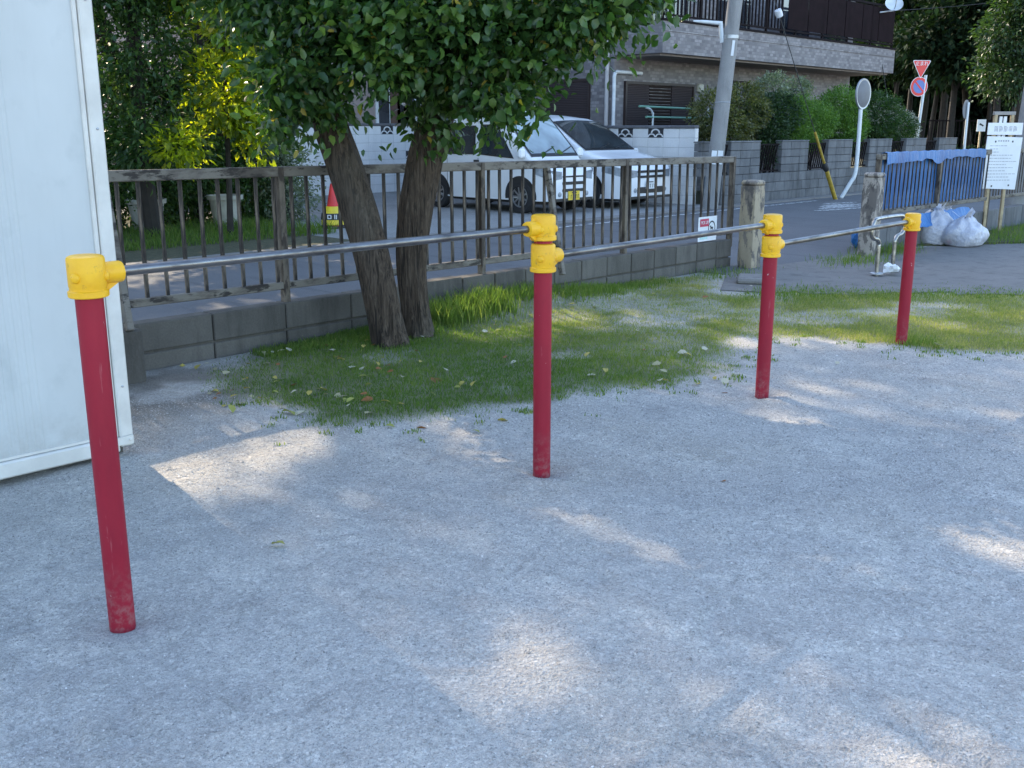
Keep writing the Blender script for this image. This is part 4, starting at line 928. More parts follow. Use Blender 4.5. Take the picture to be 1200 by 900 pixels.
# ------------------------------------------------------------------ traffic mirror and road signs
mbase = G(985, 233); md = mbase.x * CF.x + mbase.y * CF.y
mr = thing('traffic_mirror', 'round traffic mirror on a white pole with a kinked foot', 'traffic mirror', tuple(mbase))
k1 = PD(1001, 207, md); k2 = PD(1004, 190, md); k3 = PD(1009, 122, md)
mb = MB(); mb.tube(smooth_path([mbase, mbase + (k1 - mbase) * .8, k1, k2, k3]), .045, 12); part('pole', mb, M['pole_white'], mr, True)
mc = PD(1012, 110, md - .05); ax = (CR * .70 - CF * .714).normalized()
mb = MB(); mb.lathe([(.001, -.05), (.15, -.045), (.26, -.02), (.31, 0), (.325, .015), (.325, .03), (.30, .034), (.15, .05), (.001, .055)], 32, mc, tuple(-ax)); part('mirror', mb, M['mirror_back'], mr, True)
mb = MB(); mb.lathe([(.315, .034), (.328, .032), (.332, .01), (.328, -.01), (.31, -.006)], 32, mc, tuple(-ax)); part('rim', mb, M['galv'], mr, True)
mb = MB(); mb.lathe([(.045, 0), (.06, .02), (.06, .05), (.03, .06)], 12, mbase - Vector((0, 0, .02))); part('foot', mb, M['galv'], mr, True)
# stop + no parking
sb = G(1067, 214); sdp = sb.x * CF.x + sb.y * CF.y
rs = thing('road_sign', 'red triangular stop sign above a round no parking sign on one pole', 'road sign', tuple(sb))
pt = PD(1085, 88, sdp); mb = MB(); mb.tube([sb, sb + (pt - sb) * .5, pt], .042, 10); part('pole', mb, M['pole_white'], rs, True)
rt = (CR * .98 + CF * .2).normalized(); u_ = Vector((0, 0, 1)); nrm = rt.cross(u_)
def flat_poly(pts2, c, off, th=.008):
    mb = MB(); n = len(pts2); f0 = [Vector(c) + rt * p[0] + u_ * p[1] + nrm * off for p in pts2]; f1_ = [p - nrm * th for p in f0]
    mb.add(f0 + f1_, [tuple(range(n)), tuple(range(n, 2 * n))[::-1]] + [(i, n + i, n + (i + 1) % n, (i + 1) % n) for i in range(n)]); return mb
def rtri(s, rr_):
    pts = []; cs = [(-s / 2, s * .29), (0, -s * .577), (s / 2, s * .29)]
    for k, cpt in enumerate(cs):
        inx = Vector(cpt) * (1 - rr_ * 2 / (s * .577)); base_a = (R(150), R(270), R(30))[k]
        for j in range(5): a = base_a + R(-60 + 30 * j); pts.append((inx[0] + math.cos(a) * rr_, inx[1] + math.sin(a) * rr_))
    return pts
tc_ = PD(1080, 78, sdp - .07); tri = part('stop_sign', flat_poly(rtri(.60, .03), tc_, 0), M['sign_white'], rs)
part('red_field', flat_poly(rtri(.545, .025), tc_, .003, .002), M['sign_red'], tri, False, rs)
text_on('止まれ', .135, M['sign_white'], tri, tc_ + u_ * .075 + nrm * .006 - sb, rt, u_, .0, sx=1.05)
def circ(r_, n=32): return [(math.cos(2 * math.pi * j / n) * r_, math.sin(2 * math.pi * j / n) * r_) for j in range(n)]
cc = PD(1077, 101.5, sdp - .07); rd = part('no_parking_sign', flat_poly(circ(.275), cc, 0), M['sign_white'], rs)
part('red_ring', flat_poly(circ(.262), cc, .003, .002), M['sign_red'], rd, False, rs); part('blue_disc', flat_poly(circ(.185), cc, .006, .002), M['sign_blue'], rd, False, rs)
a = R(-45); w2 = .024; L2 = .19
part('red_slash', flat_poly([(math.cos(a) * s * L2 - math.sin(a) * t_ * w2, math.sin(a) * s * L2 + math.cos(a) * t_ * w2) for s, t_ in ((-1, -1), (1, -1), (1, 1), (-1, 1))], cc, .009, .002), M['sign_red'], rd, False, rs)
# thin sign seen edge on
s3 = PD(1127, 205, 30); s3.z = 0; t3 = PD(1135, 120, 30); r3 = thing('road_sign', 'thin white pole with a small round sign seen nearly edge on', 'road sign', tuple(s3))
mb = MB(); mb.tube([s3, t3], .035, 10); part('pole', mb, M['pole_white'], r3, True)
mb = MB(); mb.lathe([(.001, -.006), (.26, -.006), (.26, .006), (.001, .006)], 28, PD(1132, 128, 30), tuple((CR * .74 - CF * .67).normalized())); part('sign_disc', mb, M['mirror_back'], r3, True)
# white poster board in the trees
pc = PD(1150, 147, 36); r4 = thing('poster', 'white poster with a dark arrow mark on a stake before the trees', 'poster', (pc.x, pc.y, 0))
mb = MB(); mb.box(pc, (.30, .02, .40), Matrix.Rotation(-YAW, 3, 'Z')); part('sheet', mb, M['sign_white'], r4)
mb = MB(); mb.box(pc + CF * .04 - Vector((0, 0, .9)), (.05, .05, 2 * (pc.z - .9) if pc.z < 1.6 else 1.5), Matrix.Rotation(-YAW, 3, 'Z')); mb.v = [(v[0], v[1], max(v[2], 0)) for v in mb.v]; part('stake', mb, M['wood_post'], r4)
mb = MB(); mb.box(pc - CF * .014 + Vector((0, 0, .02)), (.15, .004, .05), Matrix.Rotation(-YAW, 3, 'Z') @ Matrix.Rotation(.5, 3, 'Y')); mb.box(pc - CF * .0145 - CR * .03 + Vector((0, 0, .03)), (.07, .004, .03), Matrix.Rotation(-YAW, 3, 'Z') @ Matrix.Rotation(-.4, 3, 'Y')); part('arrow_mark', mb, M['ink'], r4)

# ------------------------------------------------------------------ main tiled house
HX0, HX1, HY, BYF = 18.95, 30.6, 14.8, 13.5
hs = thing('tiled_house', 'two storey house in grey brown tile with a long balcony over the hedge', 'house', (24.8, 18, 0))
mb = MB(); mb.box(((HX0 + HX1) / 2, 18.3, 3.5), (HX1 - HX0, 7.0, 7.0)); part('wall', mb, M['tile'], hs)
mb = MB(); mb.box(((HX0 + HX1) / 2 + .05, (BYF + HY) / 2, 3.48), (HX1 - HX0 + .1, HY - BYF, .66)); bal = part('balcony', mb, M['tile'], hs)
mb = MB(); mb.box(((HX0 + HX1) / 2 + .05, (BYF + HY) / 2 + .06, 3.125), (HX1 - HX0 - .1, HY - BYF - .14, .04)); part('soffit', mb, M['soffit'], bal, False, hs)
mb = MB(); mb.box(((HX0 + HX1) / 2 + .05, BYF + .06, 3.835), (HX1 - HX0 + .14, .16, .05)); part('coping', mb, M['dark_rail'], bal, False, hs)
mb = MB(); mb.box(((HX0 + HX1) / 2 + .05, BYF - .003, 3.60), (HX1 - HX0 + .1, .006, .012)); part('joint_line', mb, M['dark_frame'], bal, False, hs)
rail = thing('balcony_railing', 'dark brown balcony railing of slim bars and solid screen panels', 'railing', (24.8, BYF + .06, 3.86))
mb = MB(); mb.box(((HX0 + HX1) / 2, BYF + .06, 4.98), (HX1 - HX0, .07, .06)); mb.box(((HX0 + HX1) / 2, BYF + .06, 3.95), (HX1 - HX0, .05, .04)); part('rails', mb, M['dark_rail'], rail)
for i in range(9):
    mb = MB(); mb.box((HX0 + .05 + i * (HX1 - HX0 - .1) / 8, BYF + .06, 4.42), (.05, .05, 1.12)); part('post', mb, M['dark_rail'], rail)
bk = MB(); bk.box((0, 0, 0), (.03, .03, .98)); bme = bk.mesh('bar')
x = HX0 + .15
while x < 24.2: ob('bar', bme, M['dark_rail'], rail, (x - 24.8, .003, 4.46 - 3.86)); x += .155
for i in range(6):
    x0 = 24.35 + i * 1.04; mb = MB()
    mb.box((x0 + .51, BYF + .045, 4.46), (1.0, .02, .93)); part('screen', mb, M['rail_screen'], rail)
mb = MB(); mb.box(((HX0 + HX1) / 2, HY - .01, 4.9), (.001, .001, .001))
# windows and fittings on the house
def shutter_window(x0, x1, z0, z1, y, louv=None):
    f = MB()
    for (a_, b_2, c_2, d_2) in ((x0 - .06, x0, z0 - .06, z1 + .06), (x1, x1 + .06, z0 - .06, z1 + .06), (x0, x1, z1, z1 + .06), (x0, x1, z0 - .06, z0)): f.box(((a_ + b_2) / 2, y - .03, (c_2 + d_2) / 2), (b_2 - a_, .07, d_2 - c_2))
    wn = part('window', f, M['dark_frame'], hs)
    k = 3; wd = (x1 - x0) / k
    for i in range(k):
        if louv == i:
            mb = MB(); n = int((z1 - z0) / .07)
            for j in range(n): mb.box((x0 + wd * (i + .5), y - .02, z0 + (j + .5) * (z1 - z0) / n), (wd - .03, .03, .045), Matrix.Rotation(.5, 3, 'X'))
            part('louvre', mb, M['dark_frame'], wn, False, hs)
        else:
            mb = MB(); mb.box((x0 + wd * (i + .5), y - .015, (z0 + z1) / 2), (wd - .02, .03, z1 - z0)); part('shutter', mb, M['shutter'], wn, False, hs)
p0 = PYp(733, 97, HY); p1 = PYp(809, 143, HY); shutter_window(p0.x, p1.x, .75, p0.z - .02, HY, 1)
shutter_window(24.2, 26.4, .8, 2.3, HY); shutter_window(27.4, 29.4, .8, 2.3, HY)
# shuttered window on the side wall
p0 = PXp(690, 95, HX0); p1 = PXp(640, 140, HX0); mb = MB(); mb.box((HX0 - .012, (p0.y + p1.y) / 2, (p0.z + .9) / 2), (.03, abs(p1.y - p0.y), p0.z - .9)); ws = part('side_shutter', mb, M['shutter'], hs)
mb = MB()
for (cy, cz, dy, dz) in (((p0.y + p1.y) / 2, p0.z + .03, abs(p1.y - p0.y) + .12, .06), (p0.y - .03, (p0.z + .9) / 2, .06, p0.z - .9), (p1.y + .03, (p0.z + .9) / 2, .06, p0.z - .9)): mb.box((HX0 - .02, cy, cz), (.05, dy, dz))
part('frame', mb, M['dark_frame'], ws, False, hs)
p0 = PXp(712, 60, HX0 - .06); mb = MB(); mb.tube([(HX0 - .06, p0.y, .1), (HX0 - .06, p0.y, 6.9)], .05, 10); part('downpipe', mb, M['downpipe'], hs, True)
a0 = PYp(719, 140, HY - .06); a1 = PYp(720, 84, HY - .06); a2 = PYp(752, 82, HY - .06); mb = MB(); mb.tube([(a1.x, HY - .06, .1), (a1.x, HY - .06, a1.z - .1), (a1.x + .03, HY - .06, a1.z - .03), (a1.x + .1, HY - .06, a1.z), (a2.x, HY - .06, a1.z)], .042, 10); part('drain_pipe', mb, M['pale_pipe'], hs, True)
p0 = PYp(820, 103, HY - .05); mb = MB(); mb.lathe([(.09, -.09), (.10, -.04), (.10, .07), (.05, .1)], 14, p0); part('wall_lamp', mb, M['lamp_white'], hs, True)
mb = MB(); mb.tube([(23.6, HY - .08, 2.95), (23.6, HY - .08, 2.72), (24.5, HY - .08, 2.72), (24.5, HY - .08, 2.4)], .05, 8); part('duct', mb, M['dark_frame'], hs, True)
mb = MB(); mb.prism([(HX0 - .5, 7.0), (HX1 + .5, 7.0), (HX1 + .5, 7.2), (HX1 - 1.5, 9.4), (HX0 + 1.5, 9.4), (HX0 - .5, 7.2)], 1, 14.2, 22.3); part('roof', mb, M['roof_dark'], hs)
for x0 in (20.2, 23.0, 26.2, 28.6):
    mb = MB(); mb.box((x0 + .8, HY - .01, 4.95), (1.6, .04, 2.0)); w_ = part('window', mb, M['dark_frame'], hs)
    for s in (-1, 1): mb = MB(); mb.box((x0 + .8 + s * .39, HY - .035, 4.95), (.72, .02, 1.9)); part('pane', mb, M['window_glass'], w_, False, hs)
# satellite dish on the railing end
dc = PYp(1048, 4, BYF - .25); ds = thing('satellite_dish', 'white satellite dish fixed to the balcony railing corner', 'satellite dish', tuple(dc))
ax = (-CF * .8 + CR * -.1 + Vector((0, 0, .55))).normalized()
mb = MB(); mb.lathe([(.001, -.06), (.1, -.055), (.2, -.03), (.25, -.005), (.25, .005), (.2, -.02), (.1, -.045), (.001, -.05)], 28, dc, tuple(ax)); part('reflector', mb, M['pole_white'], ds, True)
mb = MB(); mb.tube([dc - Vector((0, 0, .22)), dc - Vector((0, 0, .2)) + ax * .25, dc + ax * .32], .012, 6); mb.box(dc + ax * .33, (.06, .06, .09)); part('arm', mb, M['galv'], ds)
mb = MB(); mb.tube([dc - ax * .06, dc - ax * .15 - Vector((0, 0, .1)), (dc.x - .35, BYF + .0, dc.z - .25)], .02, 8); part('mount', mb, M['galv'], ds)
# green laundry poles above the white wall
lr = PYp(750, 128, 14.0); ld = thing('laundry_poles', 'pair of green laundry poles on a bent bracket above the white wall', 'laundry pole', (lr.x + .9, 14.0, 0))
for (pa, pb2) in (((749, 124.5), (814, 127.5)), ((757, 137), (840, 139))):
    a_ = PYp(pa[0], pa[1], 14.0); b_2 = PYp(pb2[0], pb2[1], 14.0); mb = MB(); mb.tube([a_, b_2], .024, 8); part('pole', mb, M['green_pipe'], ld, True)
a_ = PYp(757, 126, 14.0); b_2 = PYp(765, 140, 14.0); mb = MB(); mb.tube(smooth_path([a_, a_ + Vector((.18, 0, -.04)), b_2 + Vector((.0, 0, .1)), b_2, (b_2.x, 14.0, .01)]), .022, 8); part('bracket', mb, M['pole_white'], ld, True)
b_3 = PYp(830, 127, 14.0); mb = MB(); mb.tube([(b_3.x, 14.0, .01), (b_3.x, 14.0, b_3.z)], .022, 8); part('bracket', mb, M['pole_white'], ld, True)

# ------------------------------------------------------------------ white block walls round the lot
def block_wall(name, label, ax_, fixed, a0, a1, h, rows, bw, m, cap, deco=None, th=.12, rot=False):
    """wall along x (ax_=0) or y (ax_=1) of single blocks"""
    r = thing(name, label, 'wall', ((a0 + a1) / 2, fixed, 0) if ax_ == 0 else (fixed, (a0 + a1) / 2, 0))
    def P3(a, f, z): return (a, f, z) if ax_ == 0 else (f, a, z)
    def S3(a, f, z): return (a, f, z) if ax_ == 0 else (f, a, z)
    rh = h / rows; n = int(round((a1 - a0) / bw)); bw = (a1 - a0) / n
    mb = MB(); mb.box(P3((a0 + a1) / 2, fixed, h / 2 - .01), S3(a1 - a0 - .01, th - .012, h - .04)); part('core', mb, M['white_joint'], r)
    for j in range(rows):
        for i in range(n):
            if deco and deco(i, j, n):
                mb = MB(); c_ = P3(a0 + (i + .5) * bw, fixed, (j + .5) * rh); mb.box(c_, S3(bw - .01, th - .006, rh - .008)); part('vent_recess', mb, M['ink'], r)
                mb = MB(); s = -1
                for (du, dz, w_, h_) in ((-.36, -.36, .12, .09), (.36, -.36, .12, .09), (0, .30, .22, .10), (0, -.36, .14, .09)): pass
                for (cu, cz, rad_) in ((0, .02, .30), (-.25, -.42, .26), (.25, -.42, .26)):
                    q = []
                    for k in range(9):
                        a = math.pi * k / 8; q.append((cu + math.cos(a) * rad_, cz + math.sin(a) * rad_ * 1.5, cu + math.cos(a) * rad_ * .68, cz + math.sin(a) * rad_ * 1.5 * .68))
                    vs = []; f_ = fixed - th / 2 - .004
                    for (u1, w1, u2, w2_) in q: vs += [P3(c_[ax_] + u1 * bw, f_, c_[2] + w1 * rh), P3(c_[ax_] + u2 * bw, f_, c_[2] + w2_ * rh)]
                    mb.add(vs, [(2 * k, 2 * k + 1, 2 * k + 3, 2 * k + 2) for k in range(8)])
                part('vent_block', mb, M[m], r); continue
            mb = MB(); mb.box(P3(a0 + (i + .5) * bw, fixed, (j + .5) * rh), S3(bw - .008, th + random.uniform(-.002, .002), rh - .008), None, .004); part('block', mb, M[m], r)
    if cap:
        for i in range(max(1, int((a1 - a0) / .6))):
            k = (a1 - a0) / max(1, int((a1 - a0) / .6)); mb = MB(); mb.box(P3(a0 + (i + .5) * k, fixed, h + .03), S3(k - .008, th + .06, .065), None, .015); part('coping', mb, M[cap], r)
    return r
yw = PXp(815, 200, 18.25).y
block_wall('white_block_wall', 'white painted block wall with dark coping beside the right hand van', 1, 18.25, yw, yw + 7.2, 1.56, 8, .40, 'white_block', 'coping', lambda i, j, n: j == 7 and i in [int((PXp(q, 150, 18.25).y - yw) / .4) for q in (768, 733)])
block_wall('white_block_wall', 'white painted block wall at the back of the parking lot behind the tree', 0, 20.2, 9.8, 18.1, 1.62, 8, .40, 'white_block', 'coping', lambda i, j, n: (j == 7 and i % 4 == 1) or (j == 4 and i % 5 == 4))
# grey split block wall with piers and rail infills
gw = thing('grey_block_wall', 'grey split block garden wall with piers and slanted iron infills', 'wall', (24, 11.62, 0))
GYW = 11.62; X0, X1 = 18.45, 33.5; rows = 3; rh = .205
mb = MB(); mb.box(((X0 + X1) / 2, GYW + .005, .3), (X1 - X0, .10, .60)); part('core', mb, M['coping'], gw)
for j in range(rows):
    x = X0 - .2 * (j % 2)
    while x < X1:
        a_ = max(x, X0); e_ = min(x + .4, X1)
        if e_ - a_ > .05: mb = MB(); mb.box(((a_ + e_) / 2, GYW, (j + .5) * rh), (e_ - a_ - .008, .15 + random.uniform(0, .012), rh - .008), None, .006); part('block', mb, M['gray_block'], gw)
        x += .4
edges = [PYp(p, 200, GYW).x for p in (816, 827, 851, 886, 911, 942, 965, 993, 1013, 1039)]
piers = [(edges[0], edges[1])] + [(edges[i], edges[i + 1]) for i in (2, 4, 6, 8)]
L_ = piers[-1][1] - piers[-1][0]
piers += [(piers[-1][1] + .9, piers[-1][1] + .9 + L_), (piers[-1][1] + 1.8 + L_, piers[-1][1] + 1.8 + 2 * L_)]
for (a_, b_2) in piers:
    n = max(1, int(round((b_2 - a_) / .42)))
    for j in range(4):
        for i in range(n):
            k = (b_2 - a_) / n; mb = MB(); mb.box((a_ + (i + .5) * k, GYW, .615 + (j + .5) * .165), (k - .008, .16 + random.uniform(0, .012), .157), None, .006); part('block', mb, M['gray_block'], gw)
    mb = MB(); mb.box(((a_ + b_2) / 2, GYW, 1.29), (b_2 - a_ + .02, .18, .03), None, .006); part('cap', mb, M['gray_block'], gw)
for (p, q) in zip(piers[:-1], piers[1:]):
    a_, b_2 = p[1], q[0]
    if b_2 - a_ < .2: continue
    mb = MB()
    for z in (.66, 1.22): mb.box(((a_ + b_2) / 2, GYW, z), (b_2 - a_, .03, .03))
    part('infill_rails', mb, M['dark_rail'], gw)
    x = a_ + .06
    while x < b_2 - .06:
        mb = MB(); mb.bar((x - .07, GYW, .67), (min(x + .10, b_2), GYW, 1.21), .022, .022); part('infill_bar', mb, M['dark_rail'], gw); x += .1

# ------------------------------------------------------------------ houses behind
h2 = thing('pale_house', 'pale plaster house with brown curtained window behind the white lot wall', 'house', (16.4, 25, 0))
mb = MB(); mb.box((15.6, 25.2, 5.8), (6.8, 7.4, 11.6)); part('wall', mb, M['plaster'], h2)  # upper storeys and roof out of view, raised to shade the entrance path
for (a_, b_2, z0, z1, pane) in ((PYp(438, 0, 21.5).x, PYp(478, 0, 21.5).x, .9, 2.55, 'plaster_brown'), (18.15, 18.8, 1.0, 2.4, 'window_glass'), (14.2, 15.2, 3.6, 5.0, 'window_glass'), (15.6, 17.2, 3.6, 5.0, 'window_glass')):
    mb = MB(); mb.box(((a_ + b_2) / 2, 21.49, (z0 + z1) / 2), (b_2 - a_ + .14, .06, z1 - z0 + .14)); w_ = part('window', mb, M['pole_white'], h2)
    for s in range(3): mb = MB(); mb.box((a_ + (s + .5) * (b_2 - a_) / 3, 21.455, (z0 + z1) / 2), ((b_2 - a_) / 3 - .04, .03, z1 - z0)); part('pane', mb, M[pane if s == 1 else 'window_glass'], w_, False, h2)
mb = MB(); mb.prism([(11.9, 11.6), (19.4, 11.6), (18.8, 12.8), (12.5, 12.8)], 1, 21.0, 29.4); part('roof', mb, M['roof_dark'], h2)
mb = MB(); mb.tube([(PYp(489, 0, 21.4).x, 21.4, .1), (PYp(489, 0, 21.4).x, 21.4, 9.9)], .05, 8); part('downpipe', mb, M['pale_pipe'], h2, True)
h3 = thing('brown_house', 'dark brown house wall half hidden by the garden trees', 'house', (3.5, 23, 0))
mb = MB(); mb.box((4.0, 22.5, 2.2), (8.0, 6.0, 4.4)); part('wall', mb, M['plaster_brown'], h3)
mb = MB(); mb.prism([(-.6, 4.4), (8.6, 4.4), (7.2, 5.0), (.8, 5.0)], 1, 18.9, 26); part('roof', mb, M['roof_dark'], h3)
mb = MB(); mb.box((5.4, 19.47, 1.6), (1.6, .06, 1.5)); w_ = part('window', mb, M['pole_white'], h3)
for s in (-.38, .38): mb = MB(); mb.box((5.4 + s, 19.43, 1.6), (.7, .03, 1.38)); part('pane', mb, M['car_glass_pale'], w_, False, h3)
block_wall('pale_block_wall', 'pale stained block wall beside the white shed across the street', 0, 13.2, 3.0, 6.0, 1.2, 6, .40, 'brick_pale', None)

# ------------------------------------------------------------------ vans
def van(name, label, nose, prof, Wd, L, belt, sill, wheels, wr, side_windows, wind, hood_z, yellow):
    """local frame: s = distance behind the nose (+Y world), x across; prof = [(s, ztop)]"""
    r = thing(name, label, 'van', nose)
    ps = np.array([p[0] for p in prof]); pz = np.array([p[1] for p in prof])
    top = lambda s: float(np.interp(s, ps, pz))
    def hw(s, z):
        w0 = Wd / 2
        e = 1 - .17 * max(0, (0.75 - s) / .75) ** 2.2 - .05 * max(0, (s - (L - .35)) / .35) ** 2     # plan taper at nose and tail
        tz = max(0, (z - belt) / (1.9 - belt)); e *= 1 - .135 * tz ** 1.15
        bz = max(0, (.55 - z) / .4); e *= 1 - .03 * bz
        return w0 * e
    S = sorted(set([0, .02, .05, .1, .16, .24] + [round(x_, 3) for x_ in np.linspace(.3, L - .12, 46)] + [L - .06, L - .02, L]))
    K = 22; rows = []
    for s in S:
        zt = top(s); rr_ = min(.11, (zt - sill) * .3); zs = list(np.linspace(sill, zt - rr_, 11)); row = []
        half = [(hw(s, z), z) for z in zs]
        we = hw(s, zt - rr_)
        for k in range(1, 5): a = math.pi / 2 * k / 4; half.append((we - rr_ * 1.15 * (1 - math.cos(a)), zt - rr_ + rr_ * math.sin(a)))
        wi = half[-1][0]
        inner = [(wi * (1 - k / 4), zt + .03 * (1 - (1 - k / 4) ** 2) * min(1, max(0, (zt - 1.2) / .4))) for k in range(1, 5)]
        right = half + inner
        row = [(-x_, s, z) for x_, z in right] + [(x_, s, z) for x_, z in right[::-1][1:]]
        rows.append(row)
    mb = MB(); mb.grid(rows); m_ = len(rows[0]); mb.f = [f[::-1] for f in mb.f]
    mb.f.append(tuple(range(m_))); mb.f.append(tuple(len(rows) * m_ - m_ + i for i in range(m_))[::-1])
    bd = lpart('body', mb, M['van_white'], r, True)
    def side(s, z, sg, o): return (sg * (hw(s, z) + o), s, z)
    def side_patch(pts, sg, o, mat, nm, par):
        """quad polygon (s,z) corners bl, br, tr, tl draped on the side"""
        n = 8; P = []
        for i in range(n + 1):
            u = i / n; a_ = Vector(pts[0]).lerp(Vector(pts[1]), u); b_2 = Vector(pts[3]).lerp(Vector(pts[2]), u)
            P.append([side(*(a_.lerp(b_2, j / 5)), sg, o) for j in range(6)])
        mb = MB(); mb.grid(P)
        if sg > 0: mb.f = [f[::-1] for f in mb.f]
        return lpart(nm, mb, M[mat], par, True)
    for sg in (-1, 1):
        for q, pts in enumerate(side_windows):
            wn = side_patch(pts, sg, .006, 'trim_black', 'side_window', r)
            cen = (Vector(pts[0]) + Vector(pts[1]) + Vector(pts[2]) + Vector(pts[3])) / 4
            inn = [tuple(Vector(p) + (cen - Vector(p)).normalized() * .035) for p in pts]
            side_patch(inn, sg, .011, 'car_glass', 'pane', wn)
        for s0 in wheels:                                                       # dark wheel arches
            mb = MB(); n = 18; P = []
            for j in range(n + 1):
                a = math.pi * 1.08 * j / n - .12; P.append([side(s0 + math.cos(a) * (wr + .07) * k, max(sill, wr + math.sin(a) * (wr + .07) * k), sg, .004) for k in (.0, .5, 1)])
            mb.grid(P); lpart('wheel_arch', mb, M['trim_black'], r)
        for s0, hz in (((side_windows[0][1][0] + .06), belt - .08),):
            mb = MB(); c_ = side(s0, hz, sg, .012); mb.box(c_, (.03, .14, .045), None, .008); lpart('door_handle', mb, M['trim_black'], r)
            c_ = side(s0 - .35, hz, sg, .012)
        for s0 in [side_windows[0][1][0] + .02] + ([side_windows[1][1][0] + .02] if len(side_windows) > 1 else []):
            mb = MB(); P = [[side(s0 + d_, z, sg, .004) for z in np.linspace(sill + .06, belt - .02, 8)] for d_ in (-.006, .006)]; mb.grid(P); lpart('door_gap', mb, M['trim_black'], r)
        c_ = side(wind[0] + .12, belt + .08, sg, .10); mb = MB(); mb.box(c_, (.16, .10, .17), None, .03); lpart('wing_mirror', mb, M['van_white'], r)
    # wind screen on the sloping part of the profile
    s0, s1 = wind; P = []
    for (ma, oo, mg, nm) in (('trim_black', .008, .0, 'wind_screen'), ('car_glass_pale' if yellow else 'car_glass', .014, .05, 'pane')):
        P = []
        for i in range(13):
            s = s0 + mg + (s1 - s0 - 2 * mg) * i / 12; zt = top(s); ww = hw(s, zt - .10) - .055 - mg
            P.append([(x_ * ww, s, zt + oo + .03 * (1 - abs(x_) ** 2) * min(1, max(0, (zt - 1.2) / .4))) for x_ in np.linspace(-1, 1, 9)])
        mb = MB(); mb.grid(P); ws_ = lpart(nm, mb, M[ma], r if nm == 'wind_screen' else ws_, True)
    # wipers
    mb = MB()
    for k in (-.35, .15): mb.tube([(k, s0 + .02, top(s0 + .02) + .03), (k + .45, s0 + .14, top(s0 + .14) + .04)], .009, 5)
    lpart('wipers', mb, M['trim_black'], r)
    # nose fittings follow the nose plan
    def nosey(x_): 
        w0 = hw(0, .7); return -.012 + .0 * x_
    mb = MB(); zs = hood_z
    for z, h_ in zs['slots']: mb.box((0, -.004, z), (zs['gw'], .03, h_), None, .01)
    lpart('grille', mb, M['trim_black'], r)
    for sg in (-1, 1):
        mb = MB(); z0, z1, l_ = zs['lamp']
        P = []
        for i in range(7):
            s = .0 + l_ * i / 6
            P.append([(sg * (hw(s, z) + .008) if s > .03 else sg * (hw(.03, z) + .006 - (.03 - s) * 3), s - .004, min(z, top(s) - .0) if s > .1 else z) for z in np.linspace(z0 + .02 * i, z1 + .02 * i, 4)])
        P = [[(sg * (hw(0, z) - .28), -.012, z) for z in np.linspace(z0 + .02, z1 - .02, 4)]] + P
        mb.grid(P); 
        if sg < 0: pass
        lpart('headlight', mb, M['headlight'], r, True)
        mb = MB(); mb.lathe([(.045, 0), (.045, .012), (.02, .016)], 12, (sg * (hw(0, .4) - .22), -.002, zs['fog']), (0, -1, 0)); lpart('fog_lamp', mb, M['headlight'], r, True)
    mb = MB(); mb.box((0, -.022, zs['plate']), (.33, .012, .165), None, .004); pl = lpart('number_plate', mb, M['plate_yellow' if yellow else 'plate_white'], r)
    mb = MB()
    for k, x_ in enumerate((-.09, -.03, .05, .11)): mb.box((x_, -.029, zs['plate'] - .02), (.012, .002, .07)); mb.box((x_ + .012, -.029, zs['plate'] + .01), (.022, .002, .012))
    mb.box((0, -.029, zs['plate'] + .055), (.14, .002, .018)); lpart('plate_marks', mb, M['ink'], pl)
    mb = MB(); mb.box((0, .04, sill + .02), (hw(0, .4) * 2 - .1, .12, .05)); mb.box((0, L / 2, sill + .0), (Wd - .22, L - .7, .10)); lpart('underside', mb, M['trim_black'], r)
    for sg in (-1, 1):
        for s0 in wheels:
            cx = sg * (Wd / 2 - .085); wh = MB(); ax_ = (sg, 0, 0)
            wh.lathe([(wr * .62, -.08), (wr * .9, -.085), (wr, -.06), (wr, .05), (wr * .95, .08), (wr * .66, .09), (wr * .62, .07)], 28, (cx, s0, wr), ax_)
            ty = lpart('wheel', wh, M['tyre'], r, True)
            wh = MB(); wh.lathe([(wr * .64, .05), (wr * .64, .082), (wr * .58, .084), (wr * .55, .06), (wr * .2, .055), (.001, .06)], 28, (cx, s0, wr), ax_); lpart('rim', wh, M['trim_black' if not yellow else 'rim'], ty, True)
            wh = MB()
            for k in range(9):
                a = 2 * math.pi * k / 9; cpt = Vector((cx + sg * .075, s0 + math.cos(a) * wr * .33, wr + math.sin(a) * wr * .33)); wh.box(cpt, (.02, .03, wr * .56), Matrix.Rotation(-(a - math.pi / 2), 3, 'X') if False else Matrix.Rotation(a + math.pi / 2, 3, 'X'))
            wh.lathe([(wr * .16, .06), (wr * .16, .09), (.001, .095)], 14, (cx, s0, wr), ax_); lpart('spokes', wh, M['rim'], ty)
    return r
van('kei_van', 'white boxy van with yellow number plate parked in the gravel lot', (14.78, 12.45, .012), [(0, .72), (.03, .82), (.08, .87), (.16, .91), (.36, .98), (.42, 1.01), (1.18, 1.79), (1.34, 1.86), (1.7, 1.91), (3.0, 1.91), (3.3, 1.86), (3.4, 1.70)], 1.48, 3.40, 1.02, .24, (.68, 2.95), .31,
    [[(.82, 1.00), (1.75, 1.06), (1.75, 1.62), (1.30, 1.62)], [(1.85, 1.06), (2.62, 1.06), (2.58, 1.60), (1.87, 1.60)], [(2.72, 1.06), (3.28, 1.08), (3.2, 1.58), (2.70, 1.60)]], (.44, 1.24), dict(slots=[(.68, .03), (.56, .055), (.43, .055)], gw=.62, lamp=(.62, .79, .36), fog=.36, plate=.33), True)
